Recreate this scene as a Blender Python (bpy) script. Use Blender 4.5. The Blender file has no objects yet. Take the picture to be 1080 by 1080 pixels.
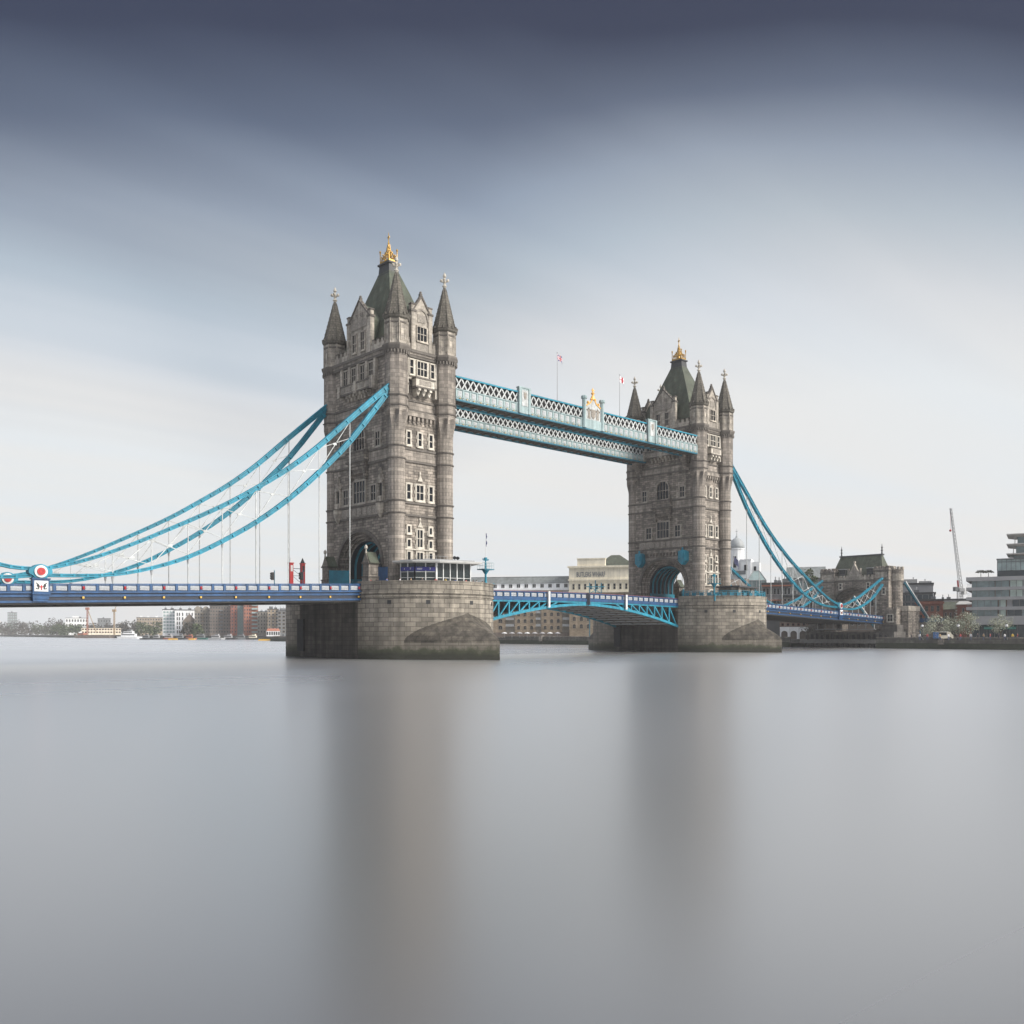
import bpy, math, random
from mathutils import Matrix, Vector
random.seed(7)
R = math.radians
PI = math.pi
scene = bpy.context.scene
col = scene.collection

# ------------------------------------------------------------------ camera
CAM = Vector((-92.69, -130.49, 3.9)); YAW = 0.82
FWD = Vector((math.cos(YAW), math.sin(YAW), 0)); RGT = Vector((math.sin(YAW), -math.cos(YAW), 0))
cd = bpy.data.cameras.new('camera'); cam = bpy.data.objects.new('camera', cd); col.objects.link(cam)
cam.location = CAM; cam.rotation_euler = (PI / 2, 0, YAW - PI / 2)
cd.sensor_fit = 'HORIZONTAL'; cd.sensor_width = 36.0; cd.lens = 36.0 * 971.19 / 1080.0
cd.shift_y = (668.78 - 540) / 1080.0; cd.clip_start = 0.5; cd.clip_end = 6000
scene.camera = cam

# ------------------------------------------------------------------ light, sky, exposure
SUN_EL, SUN_AZ = R(33), R(-66)          # azimuth as the angle of the sun's direction from +X
sun_dir = Vector((math.cos(SUN_EL) * math.cos(SUN_AZ), math.cos(SUN_EL) * math.sin(SUN_AZ), math.sin(SUN_EL)))
sd = bpy.data.lights.new('sun', 'SUN'); sd.energy = 3.3; sd.angle = R(20); sd.color = (1.0, 0.95, 0.87)
so = bpy.data.objects.new('sun', sd); col.objects.link(so)
so.rotation_euler = sun_dir.to_track_quat('Z', 'Y').to_euler()

vs = scene.view_settings
scene.display_settings.display_device = 'sRGB'
vs.view_transform = 'Standard'; vs.look = 'None'; vs.gamma = 1.0; vs.exposure = 0.55; vs.use_curve_mapping = False
scene.cycles.use_denoising = True
scene.cycles.max_bounces = 8; scene.cycles.volume_bounces = 2; scene.cycles.volume_max_steps = 128
scene.cycles.sample_clamp_indirect = 4.0

def s2l(c):
    return tuple(((v / 255) / 12.92 if v / 255 <= 0.04045 else ((v / 255 + 0.055) / 1.055) ** 2.4) for v in c)

def build_world():
    w = bpy.data.worlds.new('World'); scene.world = w; w.use_nodes = True
    nt = w.node_tree; N = nt.nodes; L = nt.links; N.clear()
    def nd(t, **k):
        n = N.new(t)
        for a, b in k.items(): setattr(n, a, b)
        return n
    def math_(op, a, b=None, clamp=False):
        n = nd('ShaderNodeMath', operation=op, use_clamp=clamp)
        for i, v in enumerate((a, b)):
            if v is None: continue
            if isinstance(v, (int, float)): n.inputs[i].default_value = v
            else: L.new(v, n.inputs[i])
        return n.outputs[0]
    out = nd('ShaderNodeOutputWorld'); bg = nd('ShaderNodeBackground'); bg.inputs[1].default_value = 1.0
    L.new(bg.outputs[0], out.inputs[0])
    sky = nd('ShaderNodeTexSky', sky_type='NISHITA', sun_disc=False)
    sky.sun_elevation = SUN_EL; sky.sun_rotation = PI / 2 - SUN_AZ
    sky.air_density = 1.5; sky.dust_density = 3.0
    tc = nd('ShaderNodeTexCoord'); sep = nd('ShaderNodeSeparateXYZ'); L.new(tc.outputs['Generated'], sep.inputs[0])
    x, y, z = sep.outputs
    zc = math_('MAXIMUM', z, 0.03)
    cu = math_('DIVIDE', x, zc); cv = math_('DIVIDE', y, zc)
    cmb = nd('ShaderNodeCombineXYZ'); L.new(math_('MULTIPLY', cu, 0.09), cmb.inputs[0]); L.new(cv, cmb.inputs[1])
    def noise(scale, detail, rough, off):
        mp = nd('ShaderNodeVectorMath', operation='ADD'); L.new(cmb.outputs[0], mp.inputs[0]); mp.inputs[1].default_value = off
        n = nd('ShaderNodeTexNoise'); n.inputs['Scale'].default_value = scale; n.inputs['Detail'].default_value = detail
        n.inputs['Roughness'].default_value = rough; L.new(mp.outputs[0], n.inputs['Vector']); return n.outputs['Fac']
    hl = math_('SQRT', math_('ADD', math_('MULTIPLY', x, x), math_('MULTIPLY', y, y)))
    ahead = math_('ADD', math_('MULTIPLY', x, FWD.x), math_('MULTIPLY', y, FWD.y))
    den = math_('MAXIMUM', math_('ADD', math_('MULTIPLY', ahead, 0.8), math_('MULTIPLY', hl, 0.2)), math_('MULTIPLY', hl, 0.35))
    el = math_('MULTIPLY', math_('ARCTANGENT', math_('DIVIDE', z, math_('MAXIMUM', den, 0.001))), 180 / PI)      # the cloud bank lies straight across the river
    n1 = noise(1.1, 2.0, 0.45, (5.1, 2.2, 0)); n2 = noise(3.2, 2.0, 0.5, (11.3, 1.9, 0))
    d1 = math_('MULTIPLY', math_('SUBTRACT', n1, 0.5), 1.6); d2 = math_('MULTIPLY', math_('SUBTRACT', n2, 0.5), 4.6)
    fade = math_('MULTIPLY', math_('DIVIDE', math_('SUBTRACT', el, 2.0), 10.0, True), math_('SUBTRACT', 1.0, math_('MULTIPLY', math_('DIVIDE', math_('SUBTRACT', el, 15.0), 12.0, True), 0.5)))
    # the dark cloud bank hangs lower to the south-west (right of the view)
    side = math_('MULTIPLY', math_('SUBTRACT', math_('MULTIPLY', x, RGT.x), math_('MULTIPLY', y, -RGT.y)), 7.0)
    side = math_('MULTIPLY', math_('MAXIMUM', side, 0.0), math_('DIVIDE', math_('SUBTRACT', el, 18.0), 10.0, True))
    def glow(px, up, width, amount):        # thinner cloud letting more light through
        g = (FWD + RGT * ((px - 540) / 971.19) + Vector((0, 0, up))).normalized()
        dt = nd('ShaderNodeVectorMath', operation='DOT_PRODUCT'); L.new(tc.outputs['Generated'], dt.inputs[0]); dt.inputs[1].default_value = g
        mr = nd('ShaderNodeMapRange', interpolation_type='SMOOTHSTEP'); L.new(dt.outputs['Value'], mr.inputs[0]); mr.inputs[1].default_value = math.cos(R(width)); mr.inputs[2].default_value = 1.0
        mr.inputs[3].default_value = 0; mr.inputs[4].default_value = -amount; return mr.outputs[0]
    gl = math_('ADD', glow(880, 0.20, 27, 7.0), glow(-20, 0.20, 14, 4.0))
    e2 = math_('ADD', math_('ADD', math_('ADD', el, gl), math_('MULTIPLY', math_('ADD', d1, d2), fade)), side)
    ramp = nd('ShaderNodeValToRGB'); cr = ramp.color_ramp
    stops = [(0, (230, 233, 236)), (7.5, (231, 234, 236)), (13.5, (214, 219, 225)), (19.5, (180, 191, 202)), (24.5, (148, 160, 177)), (29, (94, 104, 125)),
             (33.5, (50, 55, 78)), (38, (48, 51, 74)), (50, (64, 69, 90)), (64, (170, 175, 185)), (76, None)]
    while len(cr.elements) < len(stops): cr.elements.new(0.5)
    for e, (p, c) in zip(cr.elements, stops): e.position = p / 90.0; e.color = (*[v * 0.70 for v in s2l(c)], 1) if c else (0.95, 0.97, 1.02, 1)
    L.new(math_('DIVIDE', e2, 90.0, True), ramp.inputs[0])
    # warm and cool veils in the cloud
    mixw = nd('ShaderNodeMix', data_type='RGBA', blend_type='MULTIPLY'); mixw.inputs[0].default_value = 1.0
    r2 = nd('ShaderNodeValToRGB'); r2.color_ramp.elements[0].position = 0.35; r2.color_ramp.elements[1].position = 0.65
    r2.color_ramp.elements[0].color = (0.985, 1.0, 1.015, 1); r2.color_ramp.elements[1].color = (1.04, 1.0, 0.965, 1)
    L.new(noise(0.9, 1.0, 0.4, (21.0, 4.2, 0)), r2.inputs[0])
    L.new(ramp.outputs[0], mixw.inputs[6]); L.new(r2.outputs[0], mixw.inputs[7])
    cl = nd('ShaderNodeMix', data_type='RGBA'); cl.inputs[0].default_value = 0.93
    sk = nd('ShaderNodeMix', data_type='RGBA', blend_type='MULTIPLY'); sk.inputs[0].default_value = 1.0
    L.new(sky.outputs[0], sk.inputs[6]); sk.inputs[7].default_value = (0.1, 0.1, 0.1, 1)
    L.new(sk.outputs[2], cl.inputs[6]); L.new(mixw.outputs[2], cl.inputs[7])
    L.new(cl.outputs[2], bg.inputs[0])
build_world()

# ------------------------------------------------------------------ materials
def new_mat(name):
    m = bpy.data.materials.new(name); m.use_nodes = True
    return m, m.node_tree.nodes, m.node_tree.links, m.node_tree.nodes['Principled BSDF']

def mat(name, c, rough=0.6, metal=0.0, var=0.15, scale=1.5, streak=0.0, brick=None, bump=0.0, tint=None, spec=0.5):
    """Procedural surface: base colour with noise mottling, optional vertical weather streaks and optional block courses.
    brick = (width, height, mortar, mortar_darkness, block_variation)"""
    m, N, L, P = new_mat(name)
    P.inputs['Roughness'].default_value = rough; P.inputs['Metallic'].default_value = metal
    P.inputs['Specular IOR Level'].default_value = spec
    tc = N.new('ShaderNodeTexCoord')
    def mul(a, fac_sock, lo, hi):
        mr = N.new('ShaderNodeMapRange'); L.new(fac_sock, mr.inputs[0]); mr.inputs[1].default_value = 0.3; mr.inputs[2].default_value = 0.7
        mr.inputs[3].default_value = lo; mr.inputs[4].default_value = hi
        v = N.new('ShaderNodeVectorMath'); v.operation = 'SCALE'
        if isinstance(a, tuple): v.inputs[0].default_value = a[:3]
        else: L.new(a, v.inputs[0])
        L.new(mr.outputs[0], v.inputs[3]); return v.outputs[0]
    cs = tuple(c); hsock = None
    if brick:
        bw, bh, mo, md, bv = brick
        b = N.new('ShaderNodeTexBrick'); L.new(tc.outputs['UV'], b.inputs['Vector'])
        b.inputs['Scale'].default_value = 1.0; b.inputs['Brick Width'].default_value = bw; b.inputs['Row Height'].default_value = bh
        b.inputs['Mortar Size'].default_value = mo; b.inputs['Mortar Smooth'].default_value = 0.4; b.inputs['Bias'].default_value = 0.0
        t2 = tint or (c[0] * 0.95, c[1] * 0.95, c[2] * 0.97)
        b.inputs['Color1'].default_value = (*[v * (1 + bv) for v in c], 1)
        b.inputs['Color2'].default_value = (*[v * (1 - bv) for v in t2], 1)
        b.inputs['Mortar'].default_value = (*[v * md for v in c], 1)
        cs = b.outputs[0]; hsock = b.outputs['Fac']
    n = N.new('ShaderNodeTexNoise'); L.new(tc.outputs['Object'], n.inputs['Vector'])
    n.inputs['Scale'].default_value = scale; n.inputs['Detail'].default_value = 6.0; n.inputs['Roughness'].default_value = 0.65
    o = mul(cs, n.outputs['Fac'], 1 - var, 1 + var)
    if streak:
        mp = N.new('ShaderNodeMapping'); L.new(tc.outputs['Object'], mp.inputs[0]); mp.inputs['Scale'].default_value = (0.7, 0.7, 0.05)
        n2 = N.new('ShaderNodeTexNoise'); L.new(mp.outputs[0], n2.inputs['Vector']); n2.inputs['Scale'].default_value = 1.6
        n2.inputs['Detail'].default_value = 4.0
        o = mul(o, n2.outputs['Fac'], 1 - streak, 1 + streak * 0.6)
        n3 = N.new('ShaderNodeTexNoise'); L.new(tc.outputs['Object'], n3.inputs['Vector']); n3.inputs['Scale'].default_value = 0.12
        n3.inputs['Detail'].default_value = 3.0
        o = mul(o, n3.outputs['Fac'], 1 - streak * 0.5, 1 + streak * 0.4)
    L.new(o, P.inputs['Base Color'])
    if bump:
        bp = N.new('ShaderNodeBump'); bp.inputs['Strength'].default_value = bump; bp.inputs['Distance'].default_value = 0.05
        L.new(hsock if hsock else n.outputs['Fac'], bp.inputs['Height']); bp.invert = bool(hsock)
        L.new(bp.outputs[0], P.inputs['Normal'])
    return m

M = {}
M['granite'] = mat('granite_ashlar', (0.245, 0.215, 0.184), 0.85, var=0.36, scale=1.3, streak=0.42, brick=(1.15, 0.45, 0.04, 0.36, 0.38), bump=0.6)
M['granite_smooth'] = mat('granite_smooth', (0.28, 0.248, 0.214), 0.85, var=0.3, scale=1.1, streak=0.46, brick=(1.3, 0.6, 0.035, 0.5, 0.24), bump=0.4)
M['string'] = mat('weathered_string_stone', (0.13, 0.117, 0.104), 0.9, var=0.3, scale=1.2, streak=0.2)
M['portland'] = mat('portland_stone', (0.41, 0.37, 0.315), 0.8, var=0.36, scale=1.3, streak=0.5, brick=(1.2, 0.5, 0.025, 0.6, 0.10))
M['white_stone'] = mat('pale_dressed_stone', (0.50, 0.465, 0.405), 0.8, var=0.28, scale=1.6, streak=0.28)
M['trim'] = mat('weathered_window_stone', (0.33, 0.30, 0.26), 0.85, var=0.2, scale=1.5, streak=0.25)
M['carved'] = mat('carved_stone', (0.27, 0.245, 0.215), 0.9, var=0.4, scale=4.0, streak=0.2)
M['spire'] = mat('spire_stone', (0.145, 0.132, 0.11), 0.9, var=0.35, scale=2.0, streak=0.25, brick=(0.55, 0.45, 0.05, 0.55, 0.2), bump=0.5)
M['slate'] = mat('roof_slate', (0.075, 0.092, 0.066), 0.75, var=0.3, scale=0.7, streak=0.3, brick=(0.5, 0.3, 0.02, 0.7, 0.12), bump=0.3, tint=(0.085, 0.09, 0.062))
M['lead'] = mat('dark_lead', (0.045, 0.048, 0.052), 0.6, var=0.2)
M['gold'] = mat('gilding', (0.50, 0.31, 0.085), 0.45, metal=0.7, var=0.12, scale=3.0)
M['glass'] = mat('dark_window_glass', (0.012, 0.015, 0.02), 0.14, var=0.5, scale=0.6, spec=0.35)
M['cyan'] = mat('sky_blue_paint', (0.010, 0.215, 0.315), 0.45, var=0.24, scale=1.2, streak=0.28)
M['cyan_pale'] = mat('pale_blue_paint', (0.29, 0.38, 0.39), 0.5, var=0.18, scale=1.5, streak=0.3)
M['cyan_dark'] = mat('teal_paint', (0.014, 0.13, 0.19), 0.5, var=0.15, scale=1.5)
M['blue'] = mat('royal_blue_paint', (0.011, 0.062, 0.165), 0.42, var=0.24, scale=1.0, streak=0.3)
M['blue_deep'] = mat('deep_blue_paint', (0.012, 0.018, 0.035), 0.45, var=0.15)
M['white'] = mat('white_paint', (0.66, 0.67, 0.67), 0.5, var=0.16, scale=1.8, streak=0.2)
M['walk_white'] = mat('weathered_white_paint', (0.46, 0.48, 0.48), 0.6, var=0.25, scale=2.0, streak=0.3)
M['panel'] = mat('white_quatrefoil_panel', (0.34, 0.36, 0.385), 0.6, var=0.3, scale=6.0)
M['red'] = mat('red_paint', (0.40, 0.022, 0.024), 0.45, var=0.12)
M['rail_maroon'] = mat('maroon_paint', (0.16, 0.03, 0.035), 0.5, var=0.2)
M['yellow'] = mat('amber_paint', (0.60, 0.36, 0.06), 0.4, var=0.1)
M['navy_dark'] = mat('dark_navy_lining', (0.012, 0.018, 0.03), 0.6, var=0.2)
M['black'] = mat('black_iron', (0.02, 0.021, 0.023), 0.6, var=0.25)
M['steel_dark'] = mat('dark_underdeck_steel', (0.055, 0.053, 0.05), 0.8, var=0.3, scale=0.8)
M['soffit'] = mat('brown_soffit_iron', (0.105, 0.092, 0.078), 0.85, var=0.35, scale=0.9)
M['grey_metal'] = mat('grey_metal', (0.32, 0.33, 0.34), 0.5, var=0.1)
M['asphalt'] = mat('asphalt', (0.055, 0.055, 0.057), 0.9, var=0.2, scale=3)
M['paving'] = mat('paving', (0.22, 0.215, 0.205), 0.9, var=0.2, scale=1.0)
M['timber'] = mat('tarred_timber', (0.03, 0.03, 0.032), 0.9, var=0.3)

def pier_mat():
    m = mat('pier_masonry', (0.232, 0.208, 0.172), 0.88, var=0.26, scale=0.7, streak=0.42, brick=(1.75, 0.72, 0.045, 0.36, 0.26), bump=0.8)
    N, L = m.node_tree.nodes, m.node_tree.links; P = N['Principled BSDF']
    base = P.inputs['Base Color'].links[0].from_socket
    tc = N.new('ShaderNodeTexCoord'); sp = N.new('ShaderNodeSeparateXYZ'); L.new(tc.outputs['Object'], sp.inputs[0])
    nz = N.new('ShaderNodeTexNoise'); nz.inputs['Scale'].default_value = 0.55; nz.inputs['Detail'].default_value = 9; nz.inputs['Roughness'].default_value = 0.68; L.new(tc.outputs['Object'], nz.inputs['Vector'])
    def band(lo, hi, amp, src, colr, fac):
        a = N.new('ShaderNodeMath'); a.operation = 'MULTIPLY_ADD'; L.new(nz.outputs['Fac'], a.inputs[0]); a.inputs[1].default_value = amp; L.new(sp.outputs[2], a.inputs[2])
        mr = N.new('ShaderNodeMapRange'); L.new(a.outputs[0], mr.inputs[0]); mr.inputs[1].default_value = lo; mr.inputs[2].default_value = hi
        mr.inputs[3].default_value = fac; mr.inputs[4].default_value = 0.0
        mx = N.new('ShaderNodeMix'); mx.data_type = 'RGBA'; L.new(mr.outputs[0], mx.inputs[0]); L.new(src, mx.inputs[6]); mx.inputs[7].default_value = (*colr, 1)
        return mx.outputs[2]
    o = band(4.8, 9.0, 5.5, base, (0.13, 0.115, 0.092), 0.6)
    o = band(3.0, 3.7, 3.4, o, (0.045, 0.052, 0.028), 0.88)
    o = band(1.7, 2.3, 2.0, o, (0.028, 0.028, 0.022), 0.8)
    L.new(o, P.inputs['Base Color'])
    return m
M['pier'] = pier_mat()
M['under_shade_stain'] = mat('shaded_stained_masonry', (0.075, 0.066, 0.056), 0.85, var=0.4, scale=0.6, streak=0.6, brick=(1.75, 0.72, 0.045, 0.5, 0.25), bump=0.5)  # stained stone, darkened further to paint in the shade below the deck
M['cutwater'] = mat('cutwater_capping', (0.088, 0.077, 0.062), 0.9, var=0.55, scale=0.9, streak=0.5, brick=(1.75, 0.72, 0.04, 0.5, 0.25), bump=0.5)

def river_wall_mat():
    m = mat('river_wall_masonry', (0.12, 0.115, 0.10), 0.9, var=0.3, scale=0.6, streak=0.3, brick=(1.5, 0.5, 0.03, 0.6, 0.2))
    return m
M['river_wall'] = river_wall_mat()
M['weed'] = mat('wet_weed', (0.028, 0.035, 0.018), 0.7, var=0.4, scale=1.0)

def water_mat():
    """silty river, smoothed by the long exposure: diffuse body under a broad Fresnel reflection"""
    m, N, L, P = new_mat('river_water'); N.remove(P); out = [n for n in N if n.type == 'OUTPUT_MATERIAL'][0]
    tc = N.new('ShaderNodeTexCoord')
    def nz(rot, sc, detail):
        mp = N.new('ShaderNodeMapping'); L.new(tc.outputs['Object'], mp.inputs[0]); mp.inputs['Rotation'].default_value = (0, 0, rot); mp.inputs['Scale'].default_value = sc
        n = N.new('ShaderNodeTexNoise'); n.inputs['Scale'].default_value = 1.0; n.inputs['Detail'].default_value = detail; L.new(mp.outputs[0], n.inputs['Vector']); return n.outputs['Fac']
    def mr(s, lo, hi):
        r = N.new('ShaderNodeMapRange'); L.new(s, r.inputs[0]); r.inputs[1].default_value = 0.3; r.inputs[2].default_value = 0.7; r.inputs[3].default_value = lo; r.inputs[4].default_value = hi; return r.outputs[0]
    gl = N.new('ShaderNodeBsdfGlossy'); gl.distribution = 'MULTI_GGX'; df = N.new('ShaderNodeBsdfDiffuse'); mx = N.new('ShaderNodeMixShader'); fr = N.new('ShaderNodeLayerWeight')
    fr.inputs['Blend'].default_value = 0.5      # reflectance rises to grazing
    gl.inputs['Color'].default_value = (0.97, 0.98, 1.0, 1); df.inputs['Color'].default_value = (0.105, 0.094, 0.078, 1)
    L.new(mr(nz(R(43), (0.006, 0.03, 1), 1.0), 0.262, 0.30), gl.inputs['Roughness'])
    pw = N.new('ShaderNodeMath'); pw.operation = 'POWER'; L.new(fr.outputs['Facing'], pw.inputs[0]); pw.inputs[1].default_value = 5.0
    ma = N.new('ShaderNodeMath'); ma.operation = 'MULTIPLY_ADD'; L.new(pw.outputs[0], ma.inputs[0]); ma.inputs[1].default_value = 0.54; ma.inputs[2].default_value = 0.46
    L.new(ma.outputs[0], mx.inputs[0]); L.new(df.outputs[0], mx.inputs[1]); L.new(gl.outputs[0], mx.inputs[2]); L.new(mx.outputs[0], out.inputs[0])
    return m
M['water'] = water_mat()

# ------------------------------------------------------------------ mesh builder
class MB:
    def __init__(self, tf=None):
        self.v = []; self.f = []; self.m = []; self.sm = []; self.uv = {}; self.tf = tf or Matrix.Identity(4); self.mi = 0; self.smooth = False
    def add(self, vs, fs, uvs=None):
        o = len(self.v)
        self.v += [tuple(self.tf @ Vector(p)) for p in vs]
        for f in fs:
            if uvs: self.uv[len(self.f)] = [uvs[i] for i in f]
            self.f.append(tuple(i + o for i in f)); self.m.append(self.mi); self.sm.append(self.smooth)
        return self
    def box(self, x0, x1, y0, y1, z0, z1):
        if x0 > x1: x0, x1 = x1, x0
        if y0 > y1: y0, y1 = y1, y0
        return self.add([(x0, y0, z0), (x1, y0, z0), (x1, y1, z0), (x0, y1, z0), (x0, y0, z1), (x1, y0, z1), (x1, y1, z1), (x0, y1, z1)],
                 [(0, 3, 2, 1), (4, 5, 6, 7), (0, 1, 5, 4), (1, 2, 6, 5), (2, 3, 7, 6), (3, 0, 4, 7)])
    def prism(self, poly, z0, z1, poly2=None):
        n = len(poly); p2 = poly2 or poly
        return self.add([(x, y, z0) for x, y in poly] + [(x, y, z1) for x, y in p2],
                 [tuple(reversed(range(n))), tuple(range(n, 2 * n))] + [(i, (i + 1) % n, (i + 1) % n + n, i + n) for i in range(n)])
    def slab_xz(self, poly, y0, y1):
        """poly of (x,z), counter-clockwise seen from -y; extruded from y0 (front) to y1 (back)"""
        n = len(poly)
        return self.add([(x, y0, z) for x, z in poly] + [(x, y1, z) for x, z in poly],
                 [tuple(range(n)), tuple(reversed(range(n, 2 * n)))] + [((i + 1) % n, i, i + n, (i + 1) % n + n) for i in range(n)])
    def bar(self, a, b, w, h=None, up=(0, 0, 1)):
        a, b = Vector(a), Vector(b); h = h or w; d = (b - a).normalized(); up = Vector(up)
        if abs(d.dot(up)) > 0.98: up = Vector((1, 0, 0))
        s = d.cross(up).normalized(); u = s.cross(d).normalized()
        vs = [p + s * (i * w / 2) + u * (j * h / 2) for p in (a, b) for i, j in ((-1, -1), (1, -1), (1, 1), (-1, 1))]
        return self.add(vs, [(0, 1, 2, 3)[::-1], (4, 5, 6, 7), (0, 1, 5, 4), (1, 2, 6, 5), (2, 3, 7, 6), (3, 0, 4, 7)])
    def tube(self, a, b, r, n=8, r2=None):
        a, b = Vector(a), Vector(b); d = (b - a).normalized(); r2 = r if r2 is None else r2
        s = d.orthogonal().normalized(); u = d.cross(s)
        vs = [p + (s * math.cos(2 * PI * i / n) + u * math.sin(2 * PI * i / n)) * rr for p, rr in ((a, r), (b, r2)) for i in range(n)]
        return self.add(vs, [tuple(reversed(range(n))), tuple(range(n, 2 * n))] + [(i, (i + 1) % n, (i + 1) % n + n, i + n) for i in range(n)])
    def lathe(self, prof, n=16, c=(0, 0), ph=0.0):
        vs = []; fs = []
        for r, z in prof:
            vs += [(c[0] + max(r, 1e-3) * math.cos(ph + 2 * PI * i / n), c[1] + max(r, 1e-3) * math.sin(ph + 2 * PI * i / n), z) for i in range(n)]
        for k in range(len(prof) - 1):
            fs += [(k * n + i, k * n + (i + 1) % n, (k + 1) * n + (i + 1) % n, (k + 1) * n + i) for i in range(n)]
        fs.append(tuple(reversed(range(n)))); fs.append(tuple(range((len(prof) - 1) * n, len(prof) * n)))
        return self.add(vs, fs)
    def ball(self, c, r, n=8, k=5, sz=1.0):
        return self.lathe([(r * math.sin(PI * (i + 0.02) / (k + 0.04)), c[2] - r * sz * math.cos(PI * i / k)) for i in range(k + 1)], n, (c[0], c[1]))
    def ring(self, c, r0, r1, d0, d1, n=24, a0=0, a1=2 * PI, sx=1.0, sz=1.0):
        """arch ring in the local xz plane from y=d0 to y=d1"""
        vs = []; fs = []
        full = abs(a1 - a0 - 2 * PI) < 1e-6; k = n if full else n + 1
        for i in range(k):
            t = a0 + (a1 - a0) * i / n
            for r, d in ((r0, d0), (r1, d0), (r1, d1), (r0, d1)):
                vs.append((c[0] + r * math.cos(t) * sx, d, c[1] + r * math.sin(t) * sz))
        for i in range(n):
            p, q = i * 4, ((i + 1) % k) * 4
            fs += [(p + j, p + (j + 1) % 4, q + (j + 1) % 4, q + j) for j in range(4)]
        if not full: fs += [(3, 2, 1, 0), tuple((k - 1) * 4 + j for j in range(4))]
        return self.add(vs, fs)
    def mesh(self, name, mats):
        me = bpy.data.meshes.new(name); me.from_pydata(self.v, [], self.f); me.update()
        mats = mats if isinstance(mats, (list, tuple)) else [mats]
        for m in mats: me.materials.append(M[m] if isinstance(m, str) else m)
        uvl = me.uv_layers.new(name='UVMap')
        V = me.vertices
        for p in me.polygons:
            p.material_index = min(self.m[p.index], len(mats) - 1); p.use_smooth = self.sm[p.index]
            ex = self.uv.get(p.index)
            n = p.normal
            if abs(n.z) > 0.75: t = Vector((1, 0, 0)); b = Vector((0, 1, 0))
            else:
                t = Vector((-n.y, n.x, 0)).normalized(); b = Vector((0, 0, 1))
            for k, li in enumerate(p.loop_indices):
                if ex: uvl.data[li].uv = ex[k]
                else:
                    co = V[me.loops[li].vertex_index].co
                    uvl.data[li].uv = (co.dot(t), co.dot(b))
        return me
    def build(self, name, mats, parent=None, loc=None, rz=0.0):
        return link(self.mesh(name, mats), name, parent, loc, rz)

def link(me, name, parent=None, loc=None, rz=0.0):
    o = bpy.data.objects.new(name, me); col.objects.link(o)
    if parent is not None: o.parent = parent
    if loc is not None: o.location = loc
    if rz: o.rotation_euler = (0, 0, rz)
    return o

def tag(o, label, cat, group=None, kind=None):
    o['label'] = label; o['category'] = cat
    if group: o['group'] = group
    if kind: o['kind'] = kind
    return o
def thing(name, label, cat, loc=(0, 0, 0), rz=0.0, group=None):
    o = bpy.data.objects.new(name, None); col.objects.link(o); o.location = loc; o.rotation_euler = (0, 0, rz); o.empty_display_size = 0.5
    return tag(o, label, cat, group)
def struct(o):
    o['kind'] = 'structure'; return o
def copy_tree(o, parent=None):
    c = o.copy(); col.objects.link(c)
    if parent is not None: c.parent = parent
    for ch in [k for k in bpy.data.objects if k.parent == o]: copy_tree(ch, c)
    return c
def bearing(px, dist, z=0.0):
    """a ground point `dist` metres ahead of the viewpoint, on the bearing whose tangent is (px-540)/971"""
    p = CAM + (FWD + RGT * ((px - 540) / 971.19)) * dist; p.z = z; return p
def RZ(a): return Matrix.Rotation(a, 4, 'Z')

# ------------------------------------------------------------------ window meshes (local: x right, -y outward, z up, origin bottom centre)
_wc = {}
def window_meshes(w, h, cols=1, rows=1, fr=0.22, arch=False, fm='white_stone', proud=0.22, quoin=True, bar=0.11, glass='glass'):
    key = (w, h, cols, rows, fr, arch, fm, proud, quoin, bar, glass)
    if key in _wc: return _wc[key]
    f = MB(); hw = w / 2; iw = hw - fr; b0, b1 = fr * 0.8, h - fr
    if arch:
        zs = h - hw
        f.box(-hw, -iw, -proud, 0, 0, zs); f.box(iw, hw, -proud, 0, 0, zs)
        f.ring((0, zs), iw, hw, -proud, 0, 14, 0, PI)
    else:
        f.box(-hw, -iw, -proud, 0, 0, h); f.box(iw, hw, -proud, 0, 0, h); f.box(-iw, iw, -proud + 0.003, 0, b1, h)
    f.box(-hw - 0.08, hw + 0.08, -proud - 0.1, 0.0, -0.16, 0.0); f.box(-iw, iw, -proud + 0.003, 0, 0, b0)
    top = (zs + iw * 0.96) if arch else b1
    for i in range(1, cols):
        x = -iw + 2 * iw * i / cols; tz = (zs + math.sqrt(max(iw * iw - x * x, 0))) if arch else b1
        f.box(x - bar / 2, x + bar / 2, -proud * 0.75, 0, b0, tz)
    for j in range(1, rows):
        z = b0 + (top - b0) * j / rows
        f.box(-iw, iw, -proud * 0.72, 0, z - bar / 2, z + bar / 2)
    if quoin and not arch:
        k = max(2, int(h / 0.55))
        for i in range(k):
            if i % 2 == 0:
                z = h * i / k; f.box(-hw - 0.16, -hw, -proud * 0.5, 0, z, z + h / k); f.box(hw, hw + 0.16, -proud * 0.5, 0, z, z + h / k)
    p = MB()
    if arch:
        n = 14; pts = [(-iw, b0), (iw, b0)] + [(iw * math.cos(PI * i / n), zs + iw * math.sin(PI * i / n)) for i in range(n + 1)]
        p.slab_xz(pts, -0.05, -0.01)
    else: p.box(-iw, iw, -0.05, -0.01, b0, b1)
    _wc[key] = (f.mesh('window', [fm]), p.mesh('pane', [glass])); return _wc[key]
def window(parent, loc, rz, *a, **k):
    fm, pm = window_meshes(*a, **k)
    o = link(fm, 'window', parent, loc, rz); link(pm, 'pane', o); return o
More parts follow.
